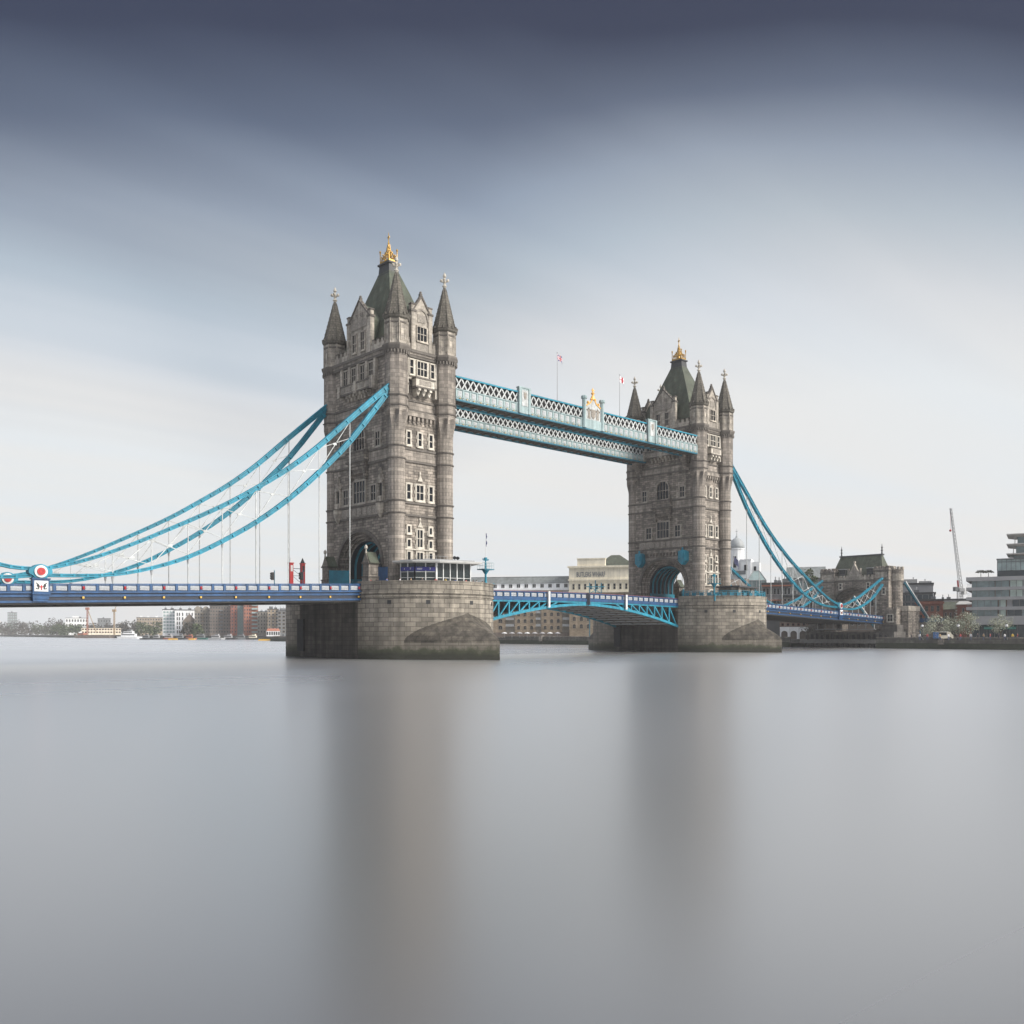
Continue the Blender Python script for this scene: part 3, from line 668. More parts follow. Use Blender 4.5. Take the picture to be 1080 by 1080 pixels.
# ------------------------------------------------------------------ piers
def make_pier(cx, label, tip):
    t = thing('river_pier', label, 'bridge pier', (cx, 0, 0), group='masonry river piers')
    r, yc = 12.1, 8.9; ye = 10.5; D0 = tip
    def Dz(z):
        if z <= 2.6: return D0
        if z >= 7.25: return r
        f = (z - 2.6) / 4.65; a0 = math.acos(r / D0); return r / math.cos(a0 * (1 - f ** 1.9))
    b = MB()
    def plan(rad, z):  # stadium outline
        out = []
        for end in (0, 1):
            for i in range(41):
                ph = -PI / 2 + PI * i / 40; x, y = rad * math.sin(ph), -(ye if end else yc) - rad * math.cos(ph)
                out.append((-x, -y) if end else (x, y))
        return out
    def course(mb, rad, z0, z1):
        p = plan(rad, 0); k = len(p); L0 = [0]
        for i in range(k): L0.append(L0[-1] + math.dist(p[i], p[(i + 1) % k]))
        vs = [(x, y, z0) for x, y in p] + [(x, y, z1) for x, y in p]
        for i in range(k):
            j = (i + 1) % k; mb.uv[len(mb.f) + i] = [(L0[i], z0), (L0[i + 1], z0), (L0[i + 1], z1), (L0[i], z1)]
        o = len(mb.v); mb.v += vs
        for i in range(k):
            j = (i + 1) % k; mb.f.append((o + i, o + j, o + k + j, o + k + i)); mb.m.append(mb.mi); mb.sm.append(False)
        mb.f.append(tuple(o + q for q in reversed(range(k)))); mb.m.append(mb.mi); mb.sm.append(False)
        mb.f.append(tuple(o + k + q for q in range(k))); mb.m.append(mb.mi); mb.sm.append(False)
    b.mi = 0
    course(b, r, -1.5, 9.3); course(b, 12.02, 9.3, 10.0); course(b, 12.2, 9.65, 9.9); course(b, 12.12, 10.0, ZB - 0.15); course(b, 12.24, 10.15, 10.45); 
    b.build('masonry_shaft', ['pier'], t)
    for end in (-1, 1):
        c = MB(RZ(0 if end < 0 else PI)); K = 14
        zs = [-1.5, 0.6, 1.6, 2.6] + [2.6 + 4.65 * math.sin(PI / 2 * k / 22) for k in range(1, 23)]
        rows = []
        for z in zs:
            d = Dz(z); al = math.acos(min(1, r / d)); row = []
            for q in range(-K, K + 1):
                f = abs(q) / K; a0 = al * (1 if q > 0 else -1); ex, ey = (r - 0.06) * math.sin(a0), -(r - 0.06) * math.cos(a0)
                x, y = ex * f, -d * (1 - f) + ey * f
                bow = 0.35 * math.sin(PI * f) * (d - r) / 6.5        # slightly convex, gothic flanks
                row.append((x + bow * math.sin(a0) , y - bow * math.cos(a0) * 0.6, z, q))
            rows.append(row)
        n = 2 * K + 1
        vs = [(x, y - (yc if end < 0 else ye), z) for row in rows for x, y, z, q in row]; uv = [(q * 1.0 + 0.4, z) for row in rows for x, y, z, q in row]
        for k in range(len(zs) - 1):
            c.mi = 1 if zs[k] >= 2.5 else 0
            o = len(c.v)
            c.add(vs[k * n:(k + 2) * n], [(i, i + 1, n + i + 1, n + i) for i in range(n - 1)], uv[k * n:(k + 2) * n])
        c.build('cutwater', ['pier', 'cutwater'], t)
    for sgn in (-1, 1):       # parapet wall round the rounded ends only
        pw = MB()
        for i in range(40):
            a0 = PI * i / 40; a1 = PI * (i + 1) / 40
            for ro, ri, z0, z1 in ((12.14, 11.6, ZB - 0.2, 11.95), (12.24, 11.5, 11.95, 12.1)):
                P = [(ro * math.cos(a0), ro * math.sin(a0)), (ro * math.cos(a1), ro * math.sin(a1)), (ri * math.cos(a1), ri * math.sin(a1)), (ri * math.cos(a0), ri * math.sin(a0))]
                P = [(x, sgn * ((yc if sgn < 0 else ye) + y)) for x, y in P]
                if sgn < 0: P = P[::-1]
                o = len(pw.f); pw.prism(P, z0, z1)
                for f in range(o, len(pw.f)):
                    pass
        pw.build('parapet', 'pier', t)
    for i, a in enumerate((-2.62, -2.12, -1.5, -0.95)):   # square drain openings under the string course
        x, y = 12.11 * math.cos(a), -yc + 12.11 * math.sin(a)
        d = MB(RZ(a)); d.box(-0.3, 0.03, -0.32, 0.32, 8.5, 9.1)
        d.build('drain_opening', 'black', t, (x, y, 0))
    fl = MB(); fl.box(-11.3, 11.3, -9, 9, ZB - 0.2, ZB - 0.12); fl.build('pier_deck', 'paving', t)
    for s in (-1, 1):      # thin dark slabs: the deck's shade painted in, together with streaky staining
        u = MB(); u.box(s * 12.06, s * 12.125, -8.75, 8.75, -1.2, 8.9); u.build('underbridge_shade_stain_slab', 'under_shade_stain', t)
    for y in (8.2,):
        f = MB(); f.box(-12.45, -12.13, y - 1.0, y + 1.0, 1.0, 6.4)
        f.build('timber_fender', 'timber', t)
    return t
pier_n = make_pier(0.0, 'near masonry river pier with glass cabin on its rounded end', 19.6)
pier_s = make_pier(D, 'far masonry river pier with blue railing round its rounded end', 17.9)

# ------------------------------------------------------------------ suspended side spans and their chains
def deck_z(x):                 # top of the parapet along the bridge, symmetric about mid-river
    s = x if x < D / 2 else D - x
    return 11.78 + (s + 11.5) * 0.0375 if s < -11.5 else 11.78
def df(x):                     # the girder is shallower towards the banks
    s = x if x < D / 2 else D - x
    return 1.0 - 0.17 * min(1.0, max(0.0, (-s - 12.0) / 46.0))
CH_UP = [(-6.2, 43.9), (-7.4, 42.9), (-14.48, 36.65), (-19.68, 31.95), (-24.62, 28.1), (-29.33, 24.97), (-33.81, 22.26), (-38.1, 19.98), (-42.19, 17.95), (-46.11, 16.05), (-49.86, 14.4), (-53.01, 13.2), (-56.2, 12.25), (-58.3, 11.85)]
CH_LO = [(-6.2, 43.1), (-7.39, 41.9), (-13.82, 33.85), (-19.68, 27.95), (-24.62, 23.6), (-29.65, 19.9), (-34.9, 16.75), (-39.65, 14.35), (-44.66, 12.6), (-49.4, 11.55), (-54.33, 11.2), (-58.3, 11.1)]
SH_UP = [(-58.3, 11.85), (-61.5, 11.95), (-65.3, 12.9), (-70, 14.3), (-75.0, 16.3), (-79.5, 18.1), (-84.0, 20.0)]
SH_LO = [(-58.3, 11.1), (-62.5, 10.7), (-67.5, 10.9), (-72, 11.9), (-76.0, 13.3), (-80, 15.4), (-84.0, 18.2)]
def interp(c, x):
    c = sorted(c)
    for (a, za), (b, zb) in zip(c, c[1:]):
        if a <= x <= b: return za + (zb - za) * (x - a) / (b - a)
    return c[0][1] if x < c[0][0] else c[-1][1]
def smooth(c, sub=3):
    out = []
    for i in range(len(c) - 1):
        p0, p1, p2, p3 = c[max(i - 1, 0)], c[i], c[i + 1], c[min(i + 2, len(c) - 1)]
        for k in range(sub):
            t = k / sub
            out.append(tuple(0.5 * ((2 * p1[j]) + (-p0[j] + p2[j]) * t + (2 * p0[j] - 5 * p1[j] + 4 * p2[j] - p3[j]) * t * t + (-p0[j] + 3 * p1[j] - 3 * p2[j] + p3[j]) * t ** 3) for j in (0, 1)))
    return out + [c[-1]]
HANG = [-13.9, -19.3, -24.5, -29.65, -34.75, -39.65, -44.6, -49.6]

def chord(mb, pts, y, tf, wide=0.66):
    """riveted box chord: recessed web between two flange plates"""
    for (xa, za), (xb, zb) in zip(pts, pts[1:]):
        a, b = Vector((tf(xa), y, za)), Vector((tf(xb), y, zb)); d = (b - a).normalized(); up = Vector((0, 1, 0)).cross(d).normalized()
        if up.z < 0: up = -up
        e = d * 0.04; deep = 0.40 + 0.40 * min(1.0, max(0.0, (min(abs(xa), abs(D - xa)) * -1 + 50) / 42)) if True else 0
        mb.mi = 0
        mb.bar(a - e + up * (deep / 2 - 0.06), b + e + up * (deep / 2 - 0.06), wide, 0.13); mb.bar(a - e - up * (deep / 2 - 0.06), b + e - up * (deep / 2 - 0.06), wide, 0.13)
        mb.bar(a - e, b + e, wide * 0.62, deep - 0.26)
        mb.mi = 0; mb.bar(a - d * 0.14, a + d * 0.14, wide + 0.05, deep + 0.035)
        mb.mi = 1; mb.bar(a - e + up * 0.12, b + e + up * 0.12, wide * 0.66, 0.07); mb.bar(a - e - up * 0.2, b + e - up * 0.2, wide * 0.66, 0.07)

def make_chain(side, yy, label, paint, shade):
    mx = ((lambda x: x + (1.1 * min(1.0, max(0.0, (-x - 30) / 28)) if yy > 0 else 0.0)) if side == 'n' else (lambda x: D - x))
    base = Vector((mx(-58.3), yy, deck_z(mx(-58.3)))); T = Matrix.Translation(-base)
    t = thing('suspension_chain', label, 'chain', base, group='suspension chains of the bridge')
    for nm, c in (('upper_chord', CH_UP), ('lower_chord', CH_LO), ('upper_chord', SH_UP), ('lower_chord', SH_LO)):
        m = MB(T); chord(m, smooth(c), yy, mx); m.build(nm, [paint, shade, 'black'], t)
    for i, x in enumerate(HANG):
        zu, zl = interp(CH_UP, x) - 0.35, interp(CH_LO, x); X = mx(x)
        m = MB(T); m.bar((X, yy, zl), (X, yy, zu), 0.11, 0.11); m.build('web_post', 'walk_white', t)
        h = MB(T); h.tube((X, yy, deck_z(X) - 0.6), (X, yy, zl - 0.3), 0.085, 8); h.mi = 1
        h.tube((X, yy, zl - 0.95), (X, yy, zl - 0.3), 0.11, 8, 0.2); h.build('hanger_rod', ['walk_white', 'grey_metal'], t)
    xs = HANG + [-53.6]
    for a, b in zip(xs, xs[1:]):
        m = MB(T); A, B = mx(a), mx(b)
        ua, la, ub, lb = interp(CH_UP, a) - 0.4, interp(CH_LO, a) + 0.4, interp(CH_UP, b) - 0.4, interp(CH_LO, b) + 0.4
        if ub < lb + 0.3: ub = lb + 0.3
        m.bar((A, yy, ua), (B, yy, lb), 0.1, 0.1); m.bar((A, yy, la), (B, yy, ub), 0.1, 0.09)
        cxm = ((A + B) / 2, yy, (ua + la + ub + lb) / 4); m.bar((cxm[0] - 0.3, yy, cxm[2]), (cxm[0] + 0.3, yy, cxm[2]), 0.12, 0.3)
        m.build('cross_brace', 'walk_white', t)
    sx = [-62.5, -66.0, -69.5, -73, -76.5, -80]
    for a, b in zip(sx, sx[1:]):
        m = MB(T); A, B = mx(a), mx(b)
        ua, la, ub, lb = interp(SH_UP, a) - 0.3, interp(SH_LO, a) + 0.3, interp(SH_UP, b) - 0.3, interp(SH_LO, b) + 0.3
        m.bar((A, yy, ua), (B, yy, lb), 0.1, 0.1); m.bar((A, yy, la), (B, yy, ub), 0.1, 0.09); m.build('cross_brace', 'walk_white', t)
    for x in sx[1:]:
        X = mx(x); m = MB(T); m.tube((X, yy, deck_z(X) - 0.6), (X, yy, interp(SH_LO, x)), 0.09, 8); m.build('hanger_rod', ['walk_white'], t)
    # pin joint: bright housing with a white ring and red boss on each side
    X = mx(-58.3); zc = 11.5
    h = MB(T); k = 20
    prof = [(X + (1.35 if abs(math.cos(2 * PI * i / k)) > 0.9 else 1.05) * math.cos(2 * PI * i / k), zc + 0.9 * math.sin(2 * PI * i / k)) for i in range(k)]
    h.slab_xz(prof, yy - 0.62, yy + 0.62); h.box(X - 0.8, X + 0.8, yy - 0.5, yy + 0.5, 9.6, zc - 0.6); h.build('pin_housing', paint, t)
    for s in (-1, 1):
        w = MB(T); w.ring((X, zc), 0.02, 0.74, yy + s * 0.62, yy + s * 0.8, 28); o = w.build('pin_collar', 'white', t)
        q = MB(T); q.ring((X, zc), 0.01, 0.46, yy + s * 0.8, yy + s * 0.95, 24); q.ring((X, zc), 0.20, 0.26, yy + s * 0.95, yy + s * 1.0, 20); q.build('pin_boss', 'red', o)
    return t
make_chain('n', -9.3, 'bright blue chain of the left span on the nearer side of the deck', 'cyan', 'cyan_dark')
make_chain('n', 9.3, 'blue chain of the left span on the farther side of the deck', 'cyan', 'cyan_dark')
make_chain('s', -9.3, 'dark teal chain of the right span on the nearer side, from far tower to gatehouse', 'cyan', 'cyan_dark')
make_chain('s', 9.3, 'teal chain of the right span on the farther side, seen low beyond far pier', 'cyan', 'cyan_dark')

_pm = MB(); _pm.box(-0.62, 0.62, -0.04, 0.0, 0.0, 0.62)
for i in range(3):
    _pm.ring((-0.4 + 0.4 * i, 0.31), 0.09, 0.17, -0.09, -0.04, 8)
PANEL = _pm.mesh('parapet_panel', 'panel')
_lm = MB(); _lm.lathe([(0.0, -0.16), (0.13, -0.12), (0.13, 0.12), (0, 0.16)], 8); _lm.box(-0.12, 0.12, -0.16, 0, -0.12, 0.12); LAMP = _lm.mesh('deck_lamp', 'yellow')
_rm = MB(); _rm.box(-0.11, 0.11, -0.1, 0.0, 0.1, 0.5); _rm.lathe([(0.02, 0.1), (0.14, 0.2), (0.14, 0.34), (0.02, 0.46)], 8, (0, -0.06)); REDM = _rm.mesh('red_badge', 'red')

def make_span(side, label):
    mx = (lambda x: x) if side == 'n' else (lambda x: D - x)
    xa, xb = -11.9, -83.7
    base = Vector((mx((xa + xb) / 2), 0, 9.0)); T = Matrix.Translation(-base)
    t = thing('side_span', label, 'bridge deck', base, group='suspended side spans')
    def run(mb, y0, y1, d0, d1):     # a strip following the gradient, depths below the parapet top
        A, B = mx(xa), mx(xb); za, zb = deck_z(A), deck_z(B); fa, fb = df(A), df(B)
        mb.add([(A, y0, za - d0 * fa), (A, y1, za - d0 * fa), (A, y1, za - d1 * fa), (A, y0, za - d1 * fa), (B, y0, zb - d0 * fb), (B, y1, zb - d0 * fb), (B, y1, zb - d1 * fb), (B, y0, zb - d1 * fb)],
               [(0, 1, 2, 3), (7, 6, 5, 4), (0, 4, 5, 1), (1, 5, 6, 2), (2, 6, 7, 3), (3, 7, 4, 0)])
    rd = MB(T); run(rd, -8.9, 8.9, 1.25, 1.6); rd.build('roadway', 'asphalt', t)
    g = MB(T)
    for s in (-1, 1):
        run(g, s * 9.0, s * 9.45, 1.12, 2.62); 
    g.build('girder', 'blue_deep', t)
    fl = MB(T)
    for s in (-1, 1):
        run(fl, s * 8.9, s * 9.85, 1.08, 1.32); run(fl, s * 9.45, s * 9.6, 1.45, 1.8); run(fl, s * 9.45, s * 9.62, 2.3, 2.6)
    fl.build('girder_moulding', 'blue', t)
    u = MB(T); run(u, -9.25, 9.25, 2.3, 2.5); run(u, -9.4, -8.8, 2.62, 2.82); run(u, 8.8, 9.4, 2.62, 2.82)
    for i in range(36):
        x = xa + (xb - xa) * (i + 0.5) / 36; X = mx(x); z = deck_z(X); u.box(X - 0.15, X + 0.15, -9.0, 9.0, z - 2.78 * df(X), z - 2.5 * df(X))
    u.build('underdeck', 'steel_dark', t)
    n = int((xa - xb) / 1.7)
    for s in (-1, 1):
        p = MB(T); run(p, s * 9.35, s * 9.7, 0.0, 0.16); run(p, s * 9.42, s * 9.62, 0.2, 0.3); run(p, s * 9.42, s * 9.55, 0.3, 1.1)
        for i in range(n + 1):
            X = mx(xa - 1.7 * i - 0.6); z = deck_z(X); p.box(X - 0.16, X + 0.16, s * 9.4, s * 9.72, z - 1.08 * df(X), z - 0.1)
        p.build('parapet', 'blue', t)
        if s > 0: continue
        for i in range(n):
            X = mx(xa - 1.7 * (i + 0.5) - 0.6); link(PANEL, 'parapet_panel', t, Vector((X, s * 9.62, deck_z(X) - 0.98 * df(X))) - base).scale = (1, 1, df(X))
        for i in range(0, n + 1, 3):
            X = mx(xa - 1.7 * i - 0.6); z = deck_z(X)
            link(REDM, 'red_badge', t, Vector((X, s * 9.71, z - 0.98 * df(X))) - base); link(LAMP, 'deck_lamp', t, Vector((X, s * 9.55, z - 2.05 * df(X))) - base)
    # coat-of-arms pedestal under the chain pin
    X = mx(-58.3); z = deck_z(X)
    k = MB(T); k.box(X - 0.95, X + 0.95, -10.1, -9.2, z - 1.15, z + 0.5); k.box(X - 1.05, X + 1.05, -10.22, -9.1, z + 0.5, z + 0.66); k.box(X - 1.02, X + 1.02, -10.2, -9.2, z - 1.32, z - 1.15)
    k.box(X - 0.92, X + 0.92, -10.0, -9.2, z - 1.85, z - 1.32); k.box(X - 0.85, X + 0.85, -9.88, -9.2, z - 2.16, z - 1.85)
    ped = k.build('arms_pedestal', 'blue', t)
    w = MB(T); w.box(X - 0.78, X + 0.78, -10.15, -10.09, z - 0.95, z + 0.34)
    w.build('arms_panel', 'white', ped)
    a = MB(T); y = -10.15; q_ = 0.76; zc = z - 0.1
    a.box(X - 0.06, X + 0.06, y - 0.05, y, z - 0.8, z - 0.18); a.box(X - 0.2, X + 0.2, y - 0.049, y, z - 0.46, z - 0.34); a.build('red_cross', 'red', ped)
    a = MB(T)
    for s in (-1, 1):  # two rampant supporters
        for pts, dy in (((( 0.34, -0.75), (0.55, -0.8), (0.5, -0.45), (0.7, -0.3), (0.62, 0.05), (0.42, 0.1), (0.36, -0.1), (0.24, -0.2), (0.32, -0.38)), 0.05), (((0.62, 0.0), (0.85, 0.2), (0.72, 0.26), (0.55, 0.12)), 0.052), (((0.6, -0.78), (0.84, -0.7), (0.8, -0.55), (0.62, -0.62)), 0.048)):
            a.slab_xz([(X + s * q * q_, zc + w_ * q_) for q, w_ in pts], y - dy, y)
    a.build('heraldic_supporters', 'black', ped)
    return t
make_span('n', 'blue side span reaching out of the picture on the left, with white parapet panels')
make_span('s', 'blue side span on the right, from far pier to the castellated gatehouse')

# ------------------------------------------------------------------ bascules
def make_bascule(side, label):
    mx = (lambda x: x) if side == 'n' else (lambda x: D - x)
    mid = D / 2; xa, xb = 11.9, mid - 0.12
    base = Vector((mx(xa), 0, 9.0)); T = Matrix.Translation(-base)
    t = thing('bascule_leaf', label, 'bridge deck', base, group='bascule leaves of the opening span')
    ztop = lambda x: 11.55 + 0.3 * math.sin(PI / 2 * (x - xa) / (xb - xa))
    zlow = lambda x: 5.55 + 4.15 * (1 - max(0.0, (xb - x) / (xb - xa)) ** 1.75)
    N = 12; xs = [xa + (xb - xa) * i / N for i in range(N + 1)]
    def strip(mb, y0, y1, d0, d1):
        for a, b in zip(xs, xs[1:]):
            A, B = mx(a), mx(b); za, zb = ztop(a), ztop(b)
            mb.add([(A, y0, za - d0), (A, y1, za - d0), (A, y1, za - d1), (A, y0, za - d1), (B, y0, zb - d0), (B, y1, zb - d0), (B, y1, zb - d1), (B, y0, zb - d1)],
                   [(0, 1, 2, 3), (7, 6, 5, 4), (0, 4, 5, 1), (1, 5, 6, 2), (2, 6, 7, 3), (3, 7, 4, 0)])
    r = MB(T); strip(r, -8.4, 8.4, 1.2, 1.65); r.build('roadway', 'asphalt', t)
    for s in (-1, 1):
        y0, y1 = s * 8.45, s * 8.8
        p = MB(T); strip(p, s * 8.5, s * 8.95, 0.0, 0.14); strip(p, s * 8.62, s * 8.72, 0.14, 1.05); strip(p, s * 8.4, s * 8.98, 1.02, 1.6)
        npan = 17
        for i in range(npan + 1):
            x = xa + (xb - xa) * i / npan; x = min(max(x, xa + 0.1), xb - 0.1); z = ztop(x); p.box(mx(x) - 0.1, mx(x) + 0.1, s * 8.6, s * 8.92, z - 1.1, z - 0.06)
        p.build('parapet', 'blue', t)
        hr = MB(T); strip(hr, s * 8.55, s * 8.85, -0.1, 0.0); hr.build('handrail', 'rail_maroon', t)
        if s < 0:
            for i in range(npan):
                x = xa + (xb - xa) * (i + 0.5) / npan; link(PANEL, 'parapet_panel', t, Vector((mx(x), -8.74, ztop(x) - 0.9)) - base)
        f = MB(T)
        for a, b in zip(xs, xs[1:]):
            f.bar((mx(a), s * 8.65, zlow(a)), (mx(b), s * 8.65, zlow(b)), 0.45, 0.5)
            f.bar((mx(a), s * 8.65, ztop(a) - 1.75), (mx(b), s * 8.65, ztop(b) - 1.75), 0.42, 0.3)
        f.build('truss_chord', 'cyan', t)
        for i in range(8):
            a, b = xa + 0.7 + (xb - xa) * i / 11.5, xa + 0.7 + (xb - xa) * (i + 1) / 11.5
            g = MB(T); g.bar((mx(a), s * 8.65, ztop(a) - 1.8), (mx(a), s * 8.65, zlow(a)), 0.3, 0.26) if i else None
            g.bar((mx(a), s * 8.66, zlow(a) + 0.05), (mx(b), s * 8.66, ztop(b) - 1.8), 0.3, 0.24)
            g.build('truss_web', 'cyan', t)
        q = MB(T)
        for a, b in zip(xs[6:], xs[7:]):
            q.add([(mx(a), s * 8.6, zlow(a)), (mx(b), s * 8.6, zlow(b)), (mx(b), s * 8.6, ztop(b) - 1.7), (mx(a), s * 8.6, ztop(a) - 1.7)], [(0, 1, 2, 3)])
        q.build('web_plate', 'cyan', t) if False else None
    # dark inner girders, cross girders and the ribbed soffit
    for y in (-5.2, -1.8, 1.8, 5.2):
        g = MB(T)
        for a, b in zip(xs, xs[1:]):
            A, B = mx(a), mx(b)
            g.add([(A, y - 0.15, zlow(a)), (A, y + 0.15, zlow(a)), (A, y + 0.15, ztop(a) - 1.7), (A, y - 0.15, ztop(a) - 1.7), (B, y - 0.15, zlow(b)), (B, y + 0.15, zlow(b)), (B, y + 0.15, ztop(b) - 1.7), (B, y - 0.15, ztop(b) - 1.7)],
                  [(0, 1, 2, 3), (7, 6, 5, 4), (0, 4, 5, 1), (1, 5, 6, 2), (2, 6, 7, 3), (3, 7, 4, 0)])
        g.build('inner_girder', 'steel_dark', t)
    sf = MB(T)
    for a, b in zip(xs, xs[1:]):
        A, B = mx(a), mx(b)
        sf.mi = 0; sf.bar((A, 0, zlow(a) + 0.18), (B, 0, zlow(b) + 0.18), 16.8, 0.12, (0, 0, 1))
        sf.mi = 1; sf.bar((B, -8.4, zlow(b) + 0.1), (B, 8.4, zlow(b) + 0.1), 0.35, 0.45)
    sf.build('soffit', ['soffit', 'grey_metal'], t)
    # white navigation post on the outer face
    X = xa + (24.6 if False else (xb - xa) * 0.62)
    w = MB(T); w.box(mx(X) - 0.22, mx(X) + 0.22, -9.35, -9.05, 8.9, 11.9); w.box(mx(X) - 0.08, mx(X) + 0.08, -9.1, -8.9, 9.5, 11.0); w.build('clearance_post', 'white', t)
    lk = MB(T); lk.box(mx(xb) - 0.3 if side == 'n' else mx(xb), mx(xb) if side == 'n' else mx(xb) + 0.3, -9.1, -8.4, 9.6, 11.9); lk.build('nose_plate', 'blue_deep', t)
    return t
make_bascule('n', 'left leaf of the opening span, springing from the near pier')
make_bascule('s', 'right leaf of the opening span, running into the far tower road arch')

# ------------------------------------------------------------------ high-level walkways
def make_walkway(yo, yi, zb, zg, zt, label, x0=6.4, x1=76.2, crest=True):
    base = Vector((D / 2, (yo + yi) / 2, zb)); T = Matrix.Translation(-base)
    t = thing('high_walkway', label, 'footbridge', base, group='high-level walkways')
    c = MB(T); c.box(x0, x1, yo + 0.25, yi - 0.25, zb + 0.15, zb + 0.4); c.mi = 0
    n = 34
    for i in range(n + 1): X = x0 + (x1 - x0) * i / n; c.box(X - 0.12, X + 0.12, yo + 0.1, yi - 0.1, zb - 0.12, zb + 0.15)
    for i in range(n):
        a, b = x0 + (x1 - x0) * i / n, x0 + (x1 - x0) * (i + 1) / n
        c.bar((a, yo + .3, zb + .08), (b, yi - .3, zb + .08), 0.18, 0.12); c.bar((a, yi - .3, zb + .075), (b, yo + .3, zb + .075), 0.18, 0.11)
    c.build('soffit', 'soffit', t)
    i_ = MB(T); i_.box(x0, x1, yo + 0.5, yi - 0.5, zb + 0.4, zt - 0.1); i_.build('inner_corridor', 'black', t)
    rf = MB(T); rf.box(x0, x1, yo + 0.1, yi - 0.1, zt + 0.1, zt + 0.22); rf.build('walkway_roof', 'granite_smooth', t)
    for y, s in ((yo, 1), (yi, -1)):
        g = MB(T); g.box(x0, x1, y, y + s * 0.3, zb + 0.1, zg); g.box(x0, x1, y - s * 0.14, y + s * 0.3, zg, zg + 0.14); g.mi = 1
        g.box(x0, x1, y - s * 0.16, y + s * 0.3, zb - 0.16, zb + 0.1); g.mi = 0; g.box(x0, x1, y - s * 0.1, y, zb + 0.36, zb + 0.5)
        m = int((x1 - x0) / 1.55)
        for i in range(m + 1):
            X = x0 + (x1 - x0) * i / m; g.mi = 0; g.box(X - 0.1, X + 0.1, y - s * 0.1, y, zb + 0.1, zg)
        g.build('girder', ['cyan_pale', 'cyan_dark'], t)
        pn = MB(); pn.box(-0.42, 0.42, -s * 0.06, 0, zb + 0.62 - base.z, zg - 0.22 - base.z); pn.mi = 1; pn.box(-0.26, 0.26, -s * 0.09, -s * 0.06, zb + 0.78 - base.z, zg - 0.38 - base.z); pn.mi = 2
        pn.box(-0.1, 0.1, -s * 0.2, -s * 0.1, zb + 0.22 - base.z, zb + 0.36 - base.z); pn = pn.mesh('girder_panel', ['walk_white', 'panel', 'yellow'])
        if s > 0:
            for i in range(m): link(pn, 'girder_panel', t, (x0 + (x1 - x0) * (i + 0.5) / m - base.x, y - base.y, 0))
        l = MB(T); k = int((x1 - x0) / 1.3); l.mi = 0
        for i in range(k):
            a, b = x0 + (x1 - x0) * i / k, x0 + (x1 - x0) * (i + 1) / k
            l.bar((a, y + s * 0.08, zg + .12), (b, y + s * 0.08, zt - .05), 0.1, 0.24); l.bar((a, y + s * 0.16, zt - .05), (b, y + s * 0.16, zg + .12), 0.1, 0.24)
        l.build('lattice', 'walk_white', t)
        tr = MB(T); tr.box(x0, x1, y - s * 0.1, y + s * 0.35, zt - 0.12, zt + 0.12); tr.build('top_rail', 'cyan', t)
    if crest:
        for X in (D / 2 - 18.7, D / 2 + 18.0):
            p = MB(T); p.box(X - 1.4, X + 1.4, yo - 0.3, yo + 0.3, zb + 0.1, zt + 0.75); p.box(X - 1.5, X + 1.5, yo - 0.4, yo + 0.4, zt + 0.75, zt + 0.95)
            for s in (-1, 1): p.box(X + s * 1.2 - 0.25, X + s * 1.2 + 0.25, yo - 0.42, yo + 0.3, zb + 0.1, zt + 0.75)
            o = p.build('pedestal', 'cyan_pale', t)
            q = MB(T); q.box(X - 0.75, X + 0.75, yo - 0.36, yo - 0.3, zg - 0.3, zt + 0.4); q.mi = 1; q.slab_xz([(X - 0.35, zt), (X + 0.35, zt), (X + 0.3, zt - 0.9), (X, zt - 1.3), (X - 0.3, zt - 0.9)], yo - 0.42, yo - 0.36); q.build('shield_panel', ['walk_white', 'carved'], o)
        X = D / 2 - 0.1
        p = MB(T)
        for s in (-1, 1):
            p.lathe([(0.5, zb + 0.1), (0.42, zb + 0.6), (0.4, zt + 1.7), (0.62, zt + 1.8), (0.62, zt + 2.2), (0.45, zt + 2.35)], 8, (X + s * 2.6, yo - 0.1), PI / 8)
        p.box(X - 2.3, X + 2.3, yo - 0.2, yo + 0.2, zb + 0.1, zg + 0.1)
        o = p.build('crest_frame', 'cyan_pale', t)
        q = MB(T); q.slab_xz([(X - 2.1, zg + 0.1), (X + 2.1, zg + 0.1), (X + 2.1, zt + 0.5), (X + 0.9, zt + 1.1), (X, zt + 2.3), (X - 0.9, zt + 1.1), (X - 2.1, zt + 0.5)], yo - 0.12, yo + 0.12)
        q.mi = 1
        q.slab_xz([(X - 0.6, zg + 0.8), (X, zg + 0.3), (X + 0.6, zg + 0.8), (X + 0.7, zt), (X - 0.7, zt)], yo - 0.2, yo - 0.12)
        for s in (-1, 1):
            q.slab_xz([(X + s * a, zg + b) for a, b in ((0.8, 0.3), (1.6, 0.35), (1.45, 1.0), (1.65, 1.9), (1.2, 2.6), (0.95, 1.6))], yo - 0.19, yo - 0.12)
            for k in range(3): q.ball((X + s * (0.9 + k * 0.42), yo - 0.12, zt - 0.2 + 0.25 * (k % 2)), 0.2, 6, 4)
        q.build('crest_panel', ['walk_white', 'carved'], o)
        g = MB(T)
        for s in (-1, 1):
            g.bar((X + s * 2.1, yo - 0.16, zt + 0.55), (X + s * 0.9, yo - 0.16, zt + 1.2), 0.14, 0.2); g.bar((X + s * 0.9, yo - 0.16, zt + 1.2), (X, yo - 0.16, zt + 2.4), 0.14, 0.22)
            g.ball((X + s * 1.5, yo - 0.1, zt + 1.25), 0.28, 6, 4); g.ball((X + s * 0.55, yo - 0.1, zt + 2.0), 0.26, 6, 4)
